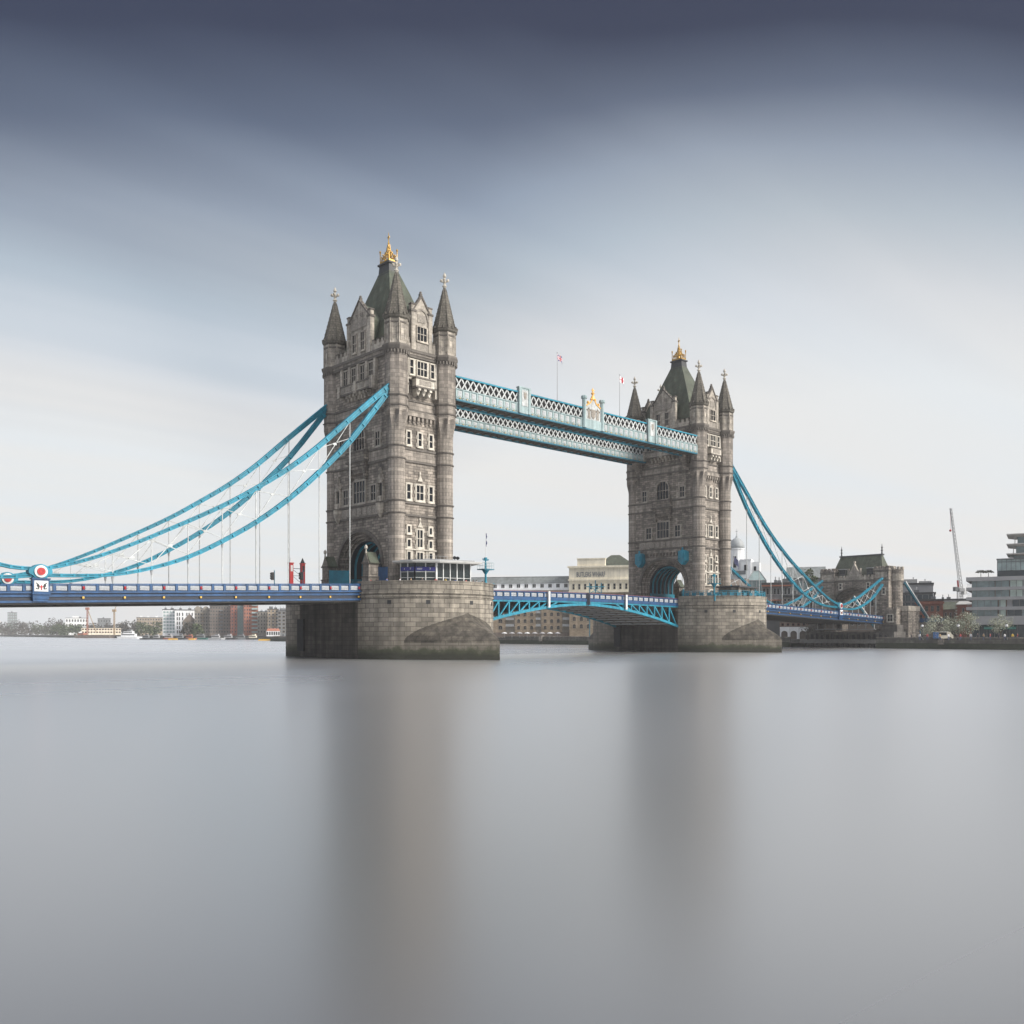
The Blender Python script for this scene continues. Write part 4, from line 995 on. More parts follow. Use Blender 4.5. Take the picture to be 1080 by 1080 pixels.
        g.lathe([(0.5, zt + 2.0), (0.3, zt + 2.6), (0.15, zt + 2.9), (0.4, zt + 3.2), (0.15, zt + 3.5), (0.12, zt + 4.0), (0.02, zt + 4.3)], 8, (X, yo)); g.box(X - 0.38, X + 0.38, yo - 0.08, yo + 0.08, zt + 3.75, zt + 3.9)
        g.build('gilded_crest', mat('crest_gilding', (0.8, 0.45, 0.12), 0.4, metal=0.4), o)
    else:
        pass
    return t
make_walkway(-10.2, -6.6, 43.6, 45.35, 47.5, 'high walkway on the nearer side, with a gilded crest at its middle', x0=6.6, x1=75.2)
make_walkway(5.0, 8.7, 43.8, 45.15, 47.1, 'high walkway on the farther side, showing below the crested one', x0=6.0, x1=76.3, crest=False)
# ================================================================== on and around the piers
def z_of(y, dist): return 3.9 + (668.78 - y) * dist / 971.19

def make_kiosk(x, y, sgn, label):
    """stone gate lodge beside the road arch; sgn is the side the gate screen runs to"""
    t = thing('gate_lodge', label, 'lodge', (x, y, ZB), group='stone gate lodges at the tower arches')
    b = MB(); b.box(-1.05, 1.05, -0.95, 0.95, 0, 2.0); b.box(-0.95, 0.95, -0.85, 0.85, 2.0, 4.2); b.mi = 1
    b.box(-1.15, 1.15, -1.05, 1.05, 2.0, 2.2); b.box(-1.12, 1.12, -0.97, 0.97, 4.2, 4.45); b.mi = 0
    for s in (-1, 1): b.add([(s * 1.0, -0.85, 4.45), (s * 1.0, 0.85, 4.45), (s * 1.0, 0, 6.1), (s * 0.85, -0.85, 4.45), (s * 0.85, 0.85, 4.45), (s * 0.85, 0, 6.1)], [(0, 1, 2), (3, 5, 4), (0, 2, 5, 3), (1, 4, 5, 2)])
    for s in (-1, 1): b.box(-0.5, 0.5, s * 0.84, s * 0.92, 2.5, 3.9)
    b.build('lodge_wall', ['granite_smooth', 'string'], t)
    r = MB(); 
    for s in (-1, 1): r.add([(-0.9, s * 1.15, 4.25), (0.9, s * 1.15, 4.25), (0.9, 0, 6.0), (-0.9, 0, 6.0), (-0.9, s * 1.15, 4.4), (0.9, s * 1.15, 4.4), (0.9, 0, 6.15), (-0.9, 0, 6.15)], [(0, 1, 2, 3), (4, 7, 6, 5), (0, 4, 5, 1), (0, 3, 7, 4), (1, 5, 6, 2)])
    r.build('lodge_roof', 'slate', t)
    f = MB(); f.lathe([(0.2, 5.9), (0.12, 6.5), (0.3, 6.7), (0.28, 7.0), (0.03, 7.3)], 6, (-0.9, 0)); f.build('roof_finial', 'white_stone', t)
    return t
for cx, s in ((0, -1), (D, 1)):
    for y in (-6.3, 6.0):
        where = ('near' if cx == 0 else 'far')
        make_kiosk(cx + s * 8.0, y, s, f"small gabled stone lodge at the {where} tower's land-side arch, on the {'nearer' if y < 0 else 'farther'} footway")
        sc = MB(); sc.box(-1.6, 1.6, -0.12, 0.12, 0, 3.6); sc.box(-1.7, -1.5, -0.16, 0.16, 0, 3.75); sc.box(1.5, 1.7, -0.16, 0.16, 0, 3.75); sc.box(-1.65, 1.65, -0.15, 0.15, 3.6, 3.72)
        o = sc.build('gate_screen', 'blue' if (y < 0 and cx == 0) else 'cyan', None, (cx + s * (7.3 if y > 0 else 6.9), y - (1.9 if y > 0 else 1.0) , ZB), R(-35) * s * -1 if y > 0 else R(-60))
        tag(o, f"{'royal blue' if (y < 0 and cx == 0) else 'sky blue'} gate screen by the lodge at the {where} tower arch, {'nearer' if y < 0 else 'farther'} footway", 'gate', 'gate screens at the tower arches')

# glass control cabin on the near pier
def make_cabin():
    P = [(-7.3, -13.5), (-6.2, -15.7), (-3.5, -17.6), (2.2, -19.1), (4.2, -14.5), (0.5, -11.5), (-4.5, -11.2)]
    bx, by = -2.0, -15.0; T = Matrix.Translation((-bx, -by, -ZB))
    t = thing('glass_cabin', 'glass walled cabin with flat overhanging roof on the near pier', 'cabin', (bx, by, ZB))
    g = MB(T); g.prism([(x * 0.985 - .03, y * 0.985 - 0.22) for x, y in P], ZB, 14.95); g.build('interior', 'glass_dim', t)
    n = len(P)
    fr = MB(T)
    for i in range(4 + 0):
        a, b = Vector((*P[i], 0)), Vector((*P[i + 1], 0)); L_ = (b - a).length
        if i > 2: continue
        k = {0: 2, 1: 2, 2: 5}[i]
        for j in range(k + 1):
            p = a.lerp(b, j / k); w = 0.3 if (i == 2 and j == 0) else 0.15
            fr.bar((p.x, p.y, ZB), (p.x, p.y, 14.95), w, w)
        for z in (12.7, 13.6): 
            if i < 2 or z < 12.8: fr.bar((a.x, a.y, z), (b.x, b.y, z), 0.07, 0.08)
        nrm = Vector((b.y - a.y, -(b.x - a.x), 0)).normalized(); nrm = nrm if nrm.y < 0 else -nrm
        pn = MB(T); o = nrm * 0.02
        pn.add([tuple(a + o + Vector((0, 0, ZB))), tuple(b + o + Vector((0, 0, ZB))), tuple(b + o + Vector((0, 0, 14.95))), tuple(a + o + Vector((0, 0, 14.95)))], [(0, 1, 2, 3)])
        pn.build('glazing', 'cabin_glass', t)
        if i < 2 or True:
            lo, hi = (0.0, 1.0) if i < 2 else (0.0, 0.0)
            if hi > lo:
                sg = MB(T); o2 = nrm * 0.09
                sg.bar(a.lerp(b, lo + .02) + o2 + Vector((0, 0, 14.05)), a.lerp(b, hi - .02) + o2 + Vector((0, 0, 14.05)), 0.06, 0.6); so_ = sg.build('sign_board', 'sign_blue', t)
                mk = MB(T); o3 = nrm * 0.14
                for q in ((0.3, 0.72) if i == 0 else (0.12, 0.17, 0.22, 0.27, 0.32, 0.72)):
                    c = a.lerp(b, q) + o3; dd = (b - a).normalized()
                    mk.bar(c + dd * -0.05 + Vector((0, 0, 13.93)), c + dd * (0.05 if i else 0.0) + Vector((0, 0, 14.17)), 0.04, 0.08)
                    if q == 0.72: mk.bar(c - dd * 0.14 + Vector((0, 0, 14.19)), c + dd * 0.1 + Vector((0, 0, 14.19)), 0.04, 0.07)
                mk.build('sign_marks', 'white', so_)
    fr.build('window_frame', 'white', t)
    pst = MB(T); a, b = Vector((*P[1], 0)), Vector((*P[2], 0)); c = a.lerp(b, 0.3); nn = Vector((-.55, -.83, 0)); pst.bar(c + nn * .1 + Vector((0, 0, 11.9)), a.lerp(b, 0.5) + nn * .1 + Vector((0, 0, 11.9)), 0.05, 0.7); pst.build('notice', 'white', t)
    r = MB(T); Q = [(-8.7, -13.2), (-7.2, -16.4), (-3.8, -18.9), (3.4, -20.6), (5.6, -14.95), (1.0, -10.4), (-5.5, -10.2)]
    r.prism([(x * 0.96 - .1, y * 0.985 - .2) for x, y in Q], 14.95, 15.13, Q); r.prism(Q, 15.13, 15.3); r.mi = 1; r.prism([(x * 0.8 - .4, y * 0.9 - 1.5) for x, y in Q], 15.3, 15.5); r.build('flat_roof', ['roof_grey', 'grey_metal'], t)
    for x, y in ((0.6, -17.2), (1.4, -17.0)):
        s = MB(T); s.tube((x, y, 15.45), (x, y, 15.85), 0.06, 6); s.tube((x - 0.25, y - 0.2, 16.0), (x + 0.2, y + 0.1, 16.05), 0.28, 10, 0.2); s.build('floodlight', 'black', t)
    rl = MB(T)
    for i in range(7): 
        x = -3.2 + i * 0.7; rl.tube((x, -14.3 - i * 0.1, 15.5), (x, -14.3 - i * 0.1, 16.4), 0.025, 5)
    for z in (15.9, 16.4): rl.bar((-3.2, -14.3, z), (1.0, -14.9, z), 0.04)
    rl.build('roof_railing', 'grey_metal', t)
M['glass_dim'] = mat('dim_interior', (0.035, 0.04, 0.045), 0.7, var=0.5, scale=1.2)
M['sign_blue'] = mat('navy_sign', (0.03, 0.03, 0.22), 0.5, var=0.05)
M['roof_grey'] = mat('pale_grey_roof', (0.42, 0.42, 0.41), 0.7, var=0.12)
def glass_mat(name, tint, alpha):
    m, N, L, P = new_mat(name); P.inputs['Base Color'].default_value = (*tint, 1); P.inputs['Roughness'].default_value = 0.06
    P.inputs['Alpha'].default_value = alpha; return m
M['cabin_glass'] = glass_mat('cabin_glass', (0.03, 0.045, 0.05), 0.55)
make_cabin()

def make_mast(x, y, label, top, flag=False):
    t = thing('signal_mast', label, 'mast', (x, y, ZB), group='blue signal masts on the piers')
    b = MB(); b.box(-1.0, 1.0, -0.9, 0.9, 0.0, 1.25); b.box(-1.08, 1.08, -0.98, 0.98, 1.25, 1.36); b.build('base_housing', 'cyan', t)
    p = MB(); p.lathe([(0.32, 1.3), (0.2, 1.8), (0.16, 2.9), (0.6, 3.55), (0.62, 3.65), (0.15, 3.7)], 10); p.build('column', 'cyan', t)
    g = MB(); g.box(-1.1, 1.1, -0.95, 0.95, 3.65, 3.8); g.build('platform', 'cyan_dark', t)
    r = MB()
    for i in range(5):
        for s in (-1, 1): r.tube((-1.05 + i * 0.525, s * 0.9, 3.8), (-1.05 + i * 0.525, s * 0.9, 4.85), 0.025, 5)
    for z in (4.35, 4.85):
        for s in (-1, 1): r.bar((-1.05, s * 0.9, z), (1.05, s * 0.9, z), 0.04); r.bar((s * 1.05, -0.9, z), (s * 1.05, 0.9, z), 0.04)
    r.build('railing', 'cyan_pale', t)
    m = MB(); m.tube((0, 0, 3.7), (0, 0, 5.5), 0.15, 8, 0.12); m.box(-0.2, 0.2, -0.18, 0.18, 5.3, 5.75); m.box(-0.55, 0.55, -0.05, 0.05, 5.2, 5.28); m.ball((-0.55, 0, 5.45), 0.15, 6, 4); m.ball((0.55, 0, 5.4), 0.14, 6, 4); m.build('lantern_head', 'cyan', t)
    if top > 9:
        q = MB(); q.tube((0, 0, 5.75), (0, 0, top), 0.045, 6, 0.03); q.build('pole', 'white', t)
        if flag:
            f = MB(); n = 8
            for i in range(n):
                z0, z1 = top - 0.1 - i * 0.28, top - 0.1 - (i + 1) * 0.28; w0, w1 = 0.24 + .08 * math.sin(i * 1.3), 0.24 + .08 * math.sin((i + 1) * 1.3)
                f.add([(0.05, 0, z0), (w0, .1 * math.sin(i * 2), z0), (w1, .1 * math.sin(i * 2 + 2), z1), (0.05, 0, z1)], [(0, 1, 2, 3)])
            fo = f.build('hanging_flag', 'flag_navy', None, (x, y, ZB)); tag(fo, 'dark flag hanging limp at the top of the near pier mast', 'flag')
    return t
M['flag_navy'] = mat('navy_cloth', (0.03, 0.035, 0.09), 0.8, var=0.2)
make_mast(9.4, -14.6, 'blue signal mast with a tall pole on the near pier', 9.9, True)
make_mast(D - 8.6, -15.7, 'blue signal mast on the far pier in front of its stone cabin', 6.0)

# far pier: low stone cabin, railing
t = thing('pier_cabin', 'low dark cabin with a long opening on the far pier', 'cabin', (D - 0.3, -16.0, ZB), R(8))
b = MB(); b.box(-4.2, -2.6, -2.2, 2.2, 0, 3.0); b.box(2.4, 4.2, -2.2, 2.2, 0, 3.0); b.box(-2.6, 2.4, -2.1, 2.2, 0, 0.9); b.box(-2.6, 2.4, -2.0, 2.2, 2.4, 3.0); b.box(-4.25, -4.0, -2.3, 2.2, 0, 2.9); b.build('cabin_wall', 'granite_smooth', t)
b = MB(); b.box(-2.6, 2.4, -1.4, -1.3, 0.9, 2.4); b.build('opening_glass', 'glass', t)
b = MB(); b.box(-5.0, 5.0, -2.9, 2.6, 3.0, 3.35); b.build('flat_roof', 'lead', t)
def make_rail(cx, label, a0, a1):
    t = thing('pier_railing', label, 'railing', (cx, -8.9, 12.1)); m = MB(); n = 44
    for i in range(n + 1):
        a = a0 + (a1 - a0) * i / n; c, s = 11.85 * math.cos(a), 11.85 * math.sin(a)
        m.tube((c, s, 0), (c, s, 1.05), 0.045, 5)
        if i < n:
            a2 = a0 + (a1 - a0) * (i + 1) / n; c2, s2 = 11.85 * math.cos(a2), 11.85 * math.sin(a2)
            for z in (0.35, 0.7, 1.05): m.bar((c, s, z), (c2, s2, z), 0.07)
    m.build('rails', 'cyan', t)
    p = MB()
    for i in range(n):
        a, a2 = a0 + (a1 - a0) * i / n, a0 + (a1 - a0) * (i + 1) / n
        if i % 2: p.bar((11.8 * math.cos(a), 11.8 * math.sin(a), 0.35), (11.8 * math.cos(a2), 11.8 * math.sin(a2), 0.35), 0.03, 0.6)
    p.build('mesh_infill', 'cyan_dark', t)
make_rail(D, 'sky blue railing round the rounded end of the far pier', -PI * 0.98, -PI * 0.02)

# red traffic gate frame and signals on the left span
def on_deck(x, y): return (x, y, deck_z(x) - 1.25)
t = thing('road_gate', 'red gate frame with two pillars and cross wires on the left span', 'gate', on_deck(-14.1, 6.5))
for x, c in ((-1.05, 'red'), (1.15, 'red')):
    m = MB(); m.box(x - 0.32, x + 0.32, -0.3, 0.3, 0, 5.2); m.box(x - 0.4, x + 0.4, -0.38, 0.38, 5.2, 5.35); m.mi = 1; m.lathe([(0.42, 5.35), (0.3, 5.6), (0.05, 6.2)], 8, (x, 0))
    m.box(x - 0.2, x + 0.2, -0.33, -0.3, 3.9, 4.9); m.build('pillar', [c, 'white' if x < 0 else 'black'], t)
m = MB(); m.box(-1.0, 1.3, -0.25, 0.25, 0, 1.75); m.box(-1.0, 1.6, -0.27, 0.27, 1.75, 1.9); m.build('barrier', 'red', t)
m = MB(); m.bar((-0.8, 0, 4.4), (0.9, 0, 4.4), 0.09); m.bar((-0.8, 0, 4.3), (0.9, 0, 3.2), 0.05); m.bar((-0.8, 0, 3.2), (0.9, 0, 2.0), 0.05); m.bar((-0.8, 0, 3.2), (0.9, 0, 3.2), 0.06); m.build('tie_wires', 'black', t)
def signal(x, y, label, flip=1):
    t = thing('traffic_light', label, 'traffic light', on_deck(x, y), group='traffic lights on the left span')
    m = MB(); m.tube((0, 0, 0), (0, 0, 4.1), 0.08, 8); m.build('post', 'cyan_dark', t)
    m = MB(); m.box(-0.5, -0.1, -0.2, 0.2, 2.5, 3.75); m.mi = 0
    for z in (2.75, 3.13, 3.5): m.tube((-0.5, 0, z), (-0.72, 0, z + 0.02), 0.16, 10, 0.17)
    m.build('signal_head', 'black', t)
signal(-18.0, 6.8, 'black traffic light on a blue post, left of the red gate'); signal(-13.4, 5.6, 'black traffic light in front of the right red pillar')

# flags on the walkway
M['cloth_red'] = mat('red_cloth', (0.5, 0.03, 0.05), 0.8, var=0.1); M['cloth_blue'] = mat('blue_cloth', (0.02, 0.03, 0.16), 0.8, var=0.1); M['cloth_white'] = mat('white_cloth', (0.72, 0.72, 0.74), 0.8, var=0.05)
def walk_flag(x, z1, label, union):
    t = thing('flagpole', label, 'flagpole', (x, -8.4, 47.6)); h = z1 - 47.6
    m = MB(); m.tube((0, 0, 0), (0, 0, h), 0.07, 8, 0.035); m.ball((0, 0, h + 0.08), 0.12, 6, 4); m.build('pole', 'grey_metal', t)
    f = MB(); nx, nz = 24, 14; W_, H_ = 2.0, 1.15
    def P(i, j):
        u, v = i / nx, j / nz; x = W_ * u * 0.75; return (x * 0.94 + 0.05, 0.22 * math.sin(u * 7) * (0.3 + u), h - 0.15 - H_ * (1 - v) - 0.75 * u * u)
    for i in range(nx):
        for j in range(nz):
            u, v = (i + .5) / nx * 2 - 1, (j + .5) / nz * 2 - 1
            if union:
                c = 0 if (abs(u) < 0.11 or abs(v) < 0.2) else 2 if (abs(u) < 0.19 or abs(v) < 0.34) else 0 if abs(abs(u) - abs(v)) < 0.07 else 2 if abs(abs(u) - abs(v)) < 0.2 else 1
            else: c = 0 if (abs(u) < 0.14 or abs(v) < 0.18) else 2
            f.mi = c; f.add([P(i, j), P(i + 1, j), P(i + 1, j + 1), P(i, j + 1)], [(0, 1, 2, 3)])
    f.smooth = True
    fo = f.build('flag', ['cloth_red', 'cloth_blue', 'cloth_white'], None, (x, -8.4, 47.6)); tag(fo, 'union flag drooping from the left walkway pole' if union else 'white flag with a red cross on the right walkway pole', 'flag')
walk_flag(33.0, 57.3, 'slender white flagpole on the walkway, left of the crest', True); walk_flag(51.2, 56.6, 'slender white flagpole on the walkway, right of the crest', False)
t = thing('flagpole', 'leaning flagpole against the near side of the far tower', 'flagpole', (D + 4.4, -9.9, ZB)); m = MB(); m.tube((0, 0, 0), (1.6, -1.2, 11), 0.07, 6, 0.04); m.build('pole', 'white', t)
f = MB()
for i in range(8):
    a = lambda k, v: (1.6 + k * 0.26, -1.2 + 0.2 * math.sin(k), 10.9 - v * 1.5 - k * 0.22)
    f.add([a(i, 0), a(i + 1, 0), a(i + 1, 1), a(i, 1)], [(0, 1, 2, 3)])
tag(f.build('flag', 'flag_navy', None, (D + 4.4, -9.9, ZB)), 'dark blue flag beside the right edge of the far tower', 'flag')

# ================================================================== people
def person_mesh(name, jacket, trousers, hair, arms=0.25):
    V, E, Rr = [], [], []
    def add(p, r, par=None):
        V.append(p); Rr.append(r)
        if par is not None: E.append((par, len(V) - 1))
        return len(V) - 1
    pel = add((0, 0, 0.95), 0.15); ch = add((0, 0, 1.2), 0.15, pel); sh = add((0, 0, 1.42), 0.13, ch); nk = add((0, 0, 1.5), 0.06, sh); hd = add((0, -0.01, 1.6), 0.095, nk); tp = add((0, 0, 1.69), 0.08, hd)
    for s in (-1, 1):
        h = add((s * 0.1, 0, 0.88), 0.1, pel); k = add((s * 0.12, -0.03 * s, 0.5), 0.07, h); a = add((s * 0.13, 0.03 * s, 0.08), 0.05, k); add((s * 0.14, -0.14 + 0.03 * s, 0.04), 0.045, a)
        u = add((s * 0.2, 0, 1.39), 0.075, sh); e = add((s * 0.27, 0.02, 1.12), 0.05, u); w = add((s * arms, -0.12, 0.9), 0.04, e); add((s * arms, -0.16, 0.82), 0.04, w)
    me = bpy.data.meshes.new(name); me.from_pydata(V, E, []); ob = bpy.data.objects.new('tmp', me); col.objects.link(ob)
    sk = ob.modifiers.new('s', 'SKIN'); 
    for i, r in enumerate(Rr): me.skin_vertices[0].data[i].radius = (r, r * (0.75 if V[i][2] > 0.9 and r > 0.11 else 1.0))
    me.skin_vertices[0].data[0].use_root = True
    ob.modifiers.new('d', 'SUBSURF').levels = 1
    bpy.context.view_layer.update()
    out = bpy.data.meshes.new_from_object(ob.evaluated_get(bpy.context.evaluated_depsgraph_get())); out.name = name
    bpy.data.objects.remove(ob); out.materials.clear()
    for m in (trousers, jacket, 'skin', hair): out.materials.append(M[m])
    for p in out.polygons:
        c = p.center; p.use_smooth = True
        p.material_index = 0 if c.z < 0.92 and abs(c.x) < 0.2 else 1 if c.z < 1.48 and not (c.z < 0.9) else 2 if (c.z < 1.62 and c.y < 0.02) or c.z < 1.5 else 3
    return out
M['skin'] = mat('skin', (0.5, 0.32, 0.24), 0.6, var=0.05); M['denim'] = mat('denim', (0.06, 0.08, 0.14), 0.9); M['wool_red'] = mat('red_jacket', (0.32, 0.05, 0.05), 0.9)
M['coat_dark'] = mat('dark_coat', (0.04, 0.04, 0.05), 0.9); M['coat_tan'] = mat('tan_coat', (0.36, 0.25, 0.14), 0.9); M['coat_white'] = mat('white_top', (0.6, 0.6, 0.62), 0.9); M['coat_blue'] = mat('blue_jacket', (0.05, 0.10, 0.28), 0.9)
M['coat_yellow'] = mat('yellow_jacket', (0.6, 0.42, 0.06), 0.9); M['hair_dark'] = mat('dark_hair', (0.03, 0.022, 0.017), 0.8)
PEEP = [(n, person_mesh('person', j, tr, 'hair_dark', ar)) for n, j, tr, ar in (('red jacket', 'wool_red', 'denim', 0.28), ('dark coat', 'coat_dark', 'coat_dark', 0.3), ('tan coat', 'coat_tan', 'denim', 0.26), ('white top', 'coat_white', 'denim', 0.3), ('blue jacket', 'coat_blue', 'coat_dark', 0.29), ('yellow jacket', 'coat_yellow', 'denim', 0.3))]
def put_person(k, loc, rz, label, group):
    n, me = PEEP[k % len(PEEP)]; o = link(me, 'person', None, loc, rz); tag(o, label, 'person', group); return o
spots_txt = ['at the left end of the near pier parapet', 'left of the glass cabin on the near pier', 'by the stone lodge end of the near pier', 'before the cabin sign boards', 'before the cabin notice', 'beneath the left sign board of the cabin', 'in front of the white corner post of the cabin', 'right of the white corner post', 'before the dark right panes of the cabin', 'before the middle right panes of the cabin', 'right of the cabin on the near pier', 'between the cabin and the blue mast', 'close beside the blue mast base', 'nearest the parapet bend by the cabin']
for i in range(14):
    a = -PI + 0.1 + (PI * 0.72) * (i + random.uniform(-.2, .2)) / 13; rr = random.uniform(10.3, 10.9)
    k = [0, 1, 4, 3, 2, 1, 0, 5, 4, 0, 1, 3, 2, 0][i]
    put_person(k, (rr * math.cos(a), -8.9 + rr * math.sin(a), ZB - 0.12), random.uniform(0, 6), f'person in a {PEEP[k][0]} {spots_txt[i]}', 'people looking over the near pier parapet')
M['sign_cyan'] = mat('bright_blue_sign', (0.05, 0.3, 0.7), 0.4)
# ================================================================== gatehouse at the far end
def crenel(mb, x0, x1, y0, y1, z, n, h=0.9, cap=1):
    mi = mb.mi
    mb.box(x0, x1, y0, y1, z, z + h * 0.6)
    for i in range(n):
        for a in ('x', 'y'):
            L0, L1 = (x0, x1) if a == 'x' else (y0, y1); p = L0 + (L1 - L0) * (i + 0.5) / n; w = (L1 - L0) / n * 0.3
            if a == 'x': mb.box(p - w, p + w, y0 + .003, y0 + 0.5, z + h * 0.6, z + h * 1.35); mb.box(p - w, p + w, y1 - 0.5, y1 - .003, z + h * 0.6, z + h * 1.35)
            else: mb.box(x0 + .005, x0 + 0.5, p - w, p + w, z + h * 0.6, z + h * 1.34); mb.box(x1 - 0.5, x1 - .005, p - w, p + w, z + h * 0.6, z + h * 1.34)
def make_gatehouse():
    gx = 168.0; rz = -PI / 2; rot = RZ(rz)
    t = thing('gatehouse', 'castellated stone gatehouse with a hipped slate roof at the right end of the bridge', 'gatehouse', (gx, 0, 0))
    # local frame: x to the right as seen from the river, y away from the river
    w = MB(rot)
    a = arch_pts(6.2, 11.8, 5.4)
    def prof(hw, zs, h, y0, y1): notch_wall(w, 10.4, 5.0, 20.0, hw, zs, h, y0, y1)
    prof(6.1, 11.8, 5.0, 1.2, 8.0); prof(6.5, 11.8, 5.35, 0.6, 1.2); prof(6.9, 11.8, 5.7, 0.0, 0.6)
    w.mi = 1; w.ring((0, 11.8), 6.95, 7.3, -0.2, 0.0, 24, 0, PI, 1, 0.83); w.box(-10.5, 10.5, -0.15, 8.1, 19.5, 19.85); w.mi = 2
    w.box(-6.1, 6.1, -0.1, 0.45, 20.0, 20.75)
    for i in range(11):
        x = -5.6 + i * 1.12; w.box(x - 0.33, x + 0.33, -0.095, 0.4, 20.75, 21.35)
    w.build('wall', ['granite', 'string', 'portland'], t)
    for s in (-1, 1):
        c = MB(rot); x0, x1 = sorted((s * 6.1, s * 10.6)); c.box(x0, x1, -0.5, 4.5, 4.0, 22.2); c.mi = 1; c.box(x0 - .12, x1 + .12, -0.62, 4.62, 19.3, 19.7); c.box(x0 - .15, x1 + .15, -0.65, 4.65, 22.2, 22.45); c.mi = 2; c.box(x0 + .6, x1 - .6, -0.56, -0.5, 20.3, 21.8); c.mi = 0
        crenel(c, x0 - .05, x1 + .05, -0.55, 4.55, 22.45, 4); c.build('corner_tower', ['granite', 'string', 'portland'], t)
    tu = MB(rot); tu.lathe([(2.2, 2.0), (2.2, 11.0), (1.85, 11.6), (1.85, 21.2), (2.1, 21.4), (2.1, 22.6), (1.5, 22.6), (1.5, 22.0)], 16, (10.9, 3.6))
    tu.mi = 1
    for i in range(8): q = 2 * PI * i / 8; tu.box(10.9 + 1.8 * math.cos(q) - .35, 10.9 + 1.8 * math.cos(q) + .35, 3.6 + 1.8 * math.sin(q) - .35, 3.6 + 1.8 * math.sin(q) + .35, 22.55, 23.4)
    tu.lathe([(1.9, 19.2), (2.12, 19.4), (2.12, 21.3), (1.9, 21.4)], 16, (10.9, 3.6)); tu.build('stair_turret', ['granite', 'portland'], t)
    an = MB(rot); an.box(10.0, 13.2, -1.2, 3.0, 1.0, 10.6); an.box(11.5, 15.2, 2.0, 9.5, 1.0, 11.6); an.mi = 1; an.box(9.9, 13.4, -1.35, 3.1, 6.2, 6.5); an.mi = 2; an.box(11.4, 15.35, 1.9, 9.6, 10.6, 12.0); an.mi = 0; crenel(an, 9.95, 13.3, -1.3, 3.05, 10.6, 4, 0.7)
    an.build('side_annexe', ['granite', 'string', 'portland'], t)
    for x, z, y in ((4.3, 17.2, 0.0), (-4.3, 17.2, 0.0)): window(t, rot @ Vector((x, y, z)), rz, 1.1, 2.0, 1, 2, 0.2)
    window(t, rot @ Vector((11.4, -1.2, 7.4)), rz, 1.9, 2.3, 2, 2, 0.25); window(t, rot @ Vector((9.2, -0.5, 15.4)), rz, 1.1, 2.0, 1, 2, 0.2)
    r = MB(rot); E = [(-8.2, 1.0, 20.6), (8.2, 1.0, 20.6), (8.2, 8.0, 20.6), (-8.2, 8.0, 20.6)]; Tt = [(-6.4, 4.0, 27.2), (6.4, 4.0, 27.2), (6.4, 5.0, 27.2), (-6.4, 5.0, 27.2)]
    r.add(E + Tt, [(i, (i + 1) % 4, (i + 1) % 4 + 4, i + 4) for i in range(4)] + [(4, 5, 6, 7)]); r.mi = 1; r.box(-6.7, 6.7, 3.8, 5.2, 27.2, 27.6)
    ro = r.build('roof', ['slate', 'lead'], t)
    for s in (-1, 1):
        f = MB(rot); f.lathe([(0.3, 27.4), (0.2, 28.4), (0.38, 28.6), (0.2, 28.8), (0.18, 29.3), (0.34, 29.5), (0.12, 29.8), (0.05, 30.6)], 6, (s * 6.3, 4.5)); f.build('ridge_finial', 'lead', ro)
        k = MB(rot); x = s * 4.3 
        k.slab_xz([(x - 0.9, 21.2), (x + 0.9, 21.2), (x + 0.9, 23.2), (x - 0.9, 23.2)], 0.9, 2.4); k.mi = 1; k.bar((x - 1.05, 1.6, 23.35), (x + 1.05, 1.6, 23.35), 2.0, 0.2); k.mi = 2; k.box(x - .85, x + .85, 0.86, 0.9, 22.0, 23.15); k.build('skylight_dormer', ['lead', 'grey_metal', 'glass'], ro)
    g = MB(rot); g.slab_xz([(-2.0, 20.0), (2.0, 20.0), (2.0, 21.6), (1.2, 22.4), (0, 25.0), (-1.2, 22.4), (-2.0, 21.6)], -0.2, 0.6); g.box(-0.25, 0.25, -0.2, 0.5, 24.9, 25.5); g.mi = 1; g.slab_xz([(-0.8, 22.4), (0, 21.4), (0.8, 22.4), (0.8, 23.0), (-0.8, 23.0)], -0.28, -0.2); g.box(-1.6, 1.6, -0.3, -0.2, 20.2, 21.0)
    for s in (-1, 1): g.box(s * 1.8 - .25, s * 1.8 + .25, -0.3, 0.4, 21.6, 23.4)
    g.build('gable', ['portland', 'carved'], t)
    # river base and dark dolphins in front
    b = MB(rot); b.box(-13.0, 14.5, -5.5, 6, -1.5, 4.6); b.box(-13.2, -9.5, -3.0, 5.0, 4.6, 7.5); b.box(9.6, 14.0, -2.6, 6.0, 4.6, 6.6); b.build('river_base', 'base_dark', t)
    for i in range(16):
        x = -12 + i * 1.62
        d = MB(rot); d.box(x - 0.28, x + 0.28, -6.1, -5.55, -1.5, 3.6 + 0.25 * (i % 3)); d.build('fender_pile', 'timber', t)
    k = MB(rot); k.box(-9, 9.5, -6.4, -5.9, 5.2, 5.4); 
    for i in range(8): k.box(-8.5 + i * 2.5, -8.4 + i * 2.5, -6.3, -6.0, 5.4, 7.3)
    k.build('gantry', 'grey_metal', t)
    # anchor chain running down to the ground behind
    for y in (-9.3, 9.3):
        c = MB(); c.bar((8.0, y - 2.2, 19.0), (31.0, y - 2.2, 4.0), 0.5, 0.8); c.mi = 1; c.bar((8.0, y - 2.55, 19.35), (31.0, y - 2.55, 4.35), 0.1, 0.35); c.build('anchor_chain', ['cyan_dark', 'white'], t)
M['base_dark'] = mat('stained_base_masonry', (0.13, 0.12, 0.11), 0.9, var=0.3, scale=0.6, streak=0.3, brick=(1.5, 0.6, 0.04, 0.6, 0.2))
make_gatehouse()
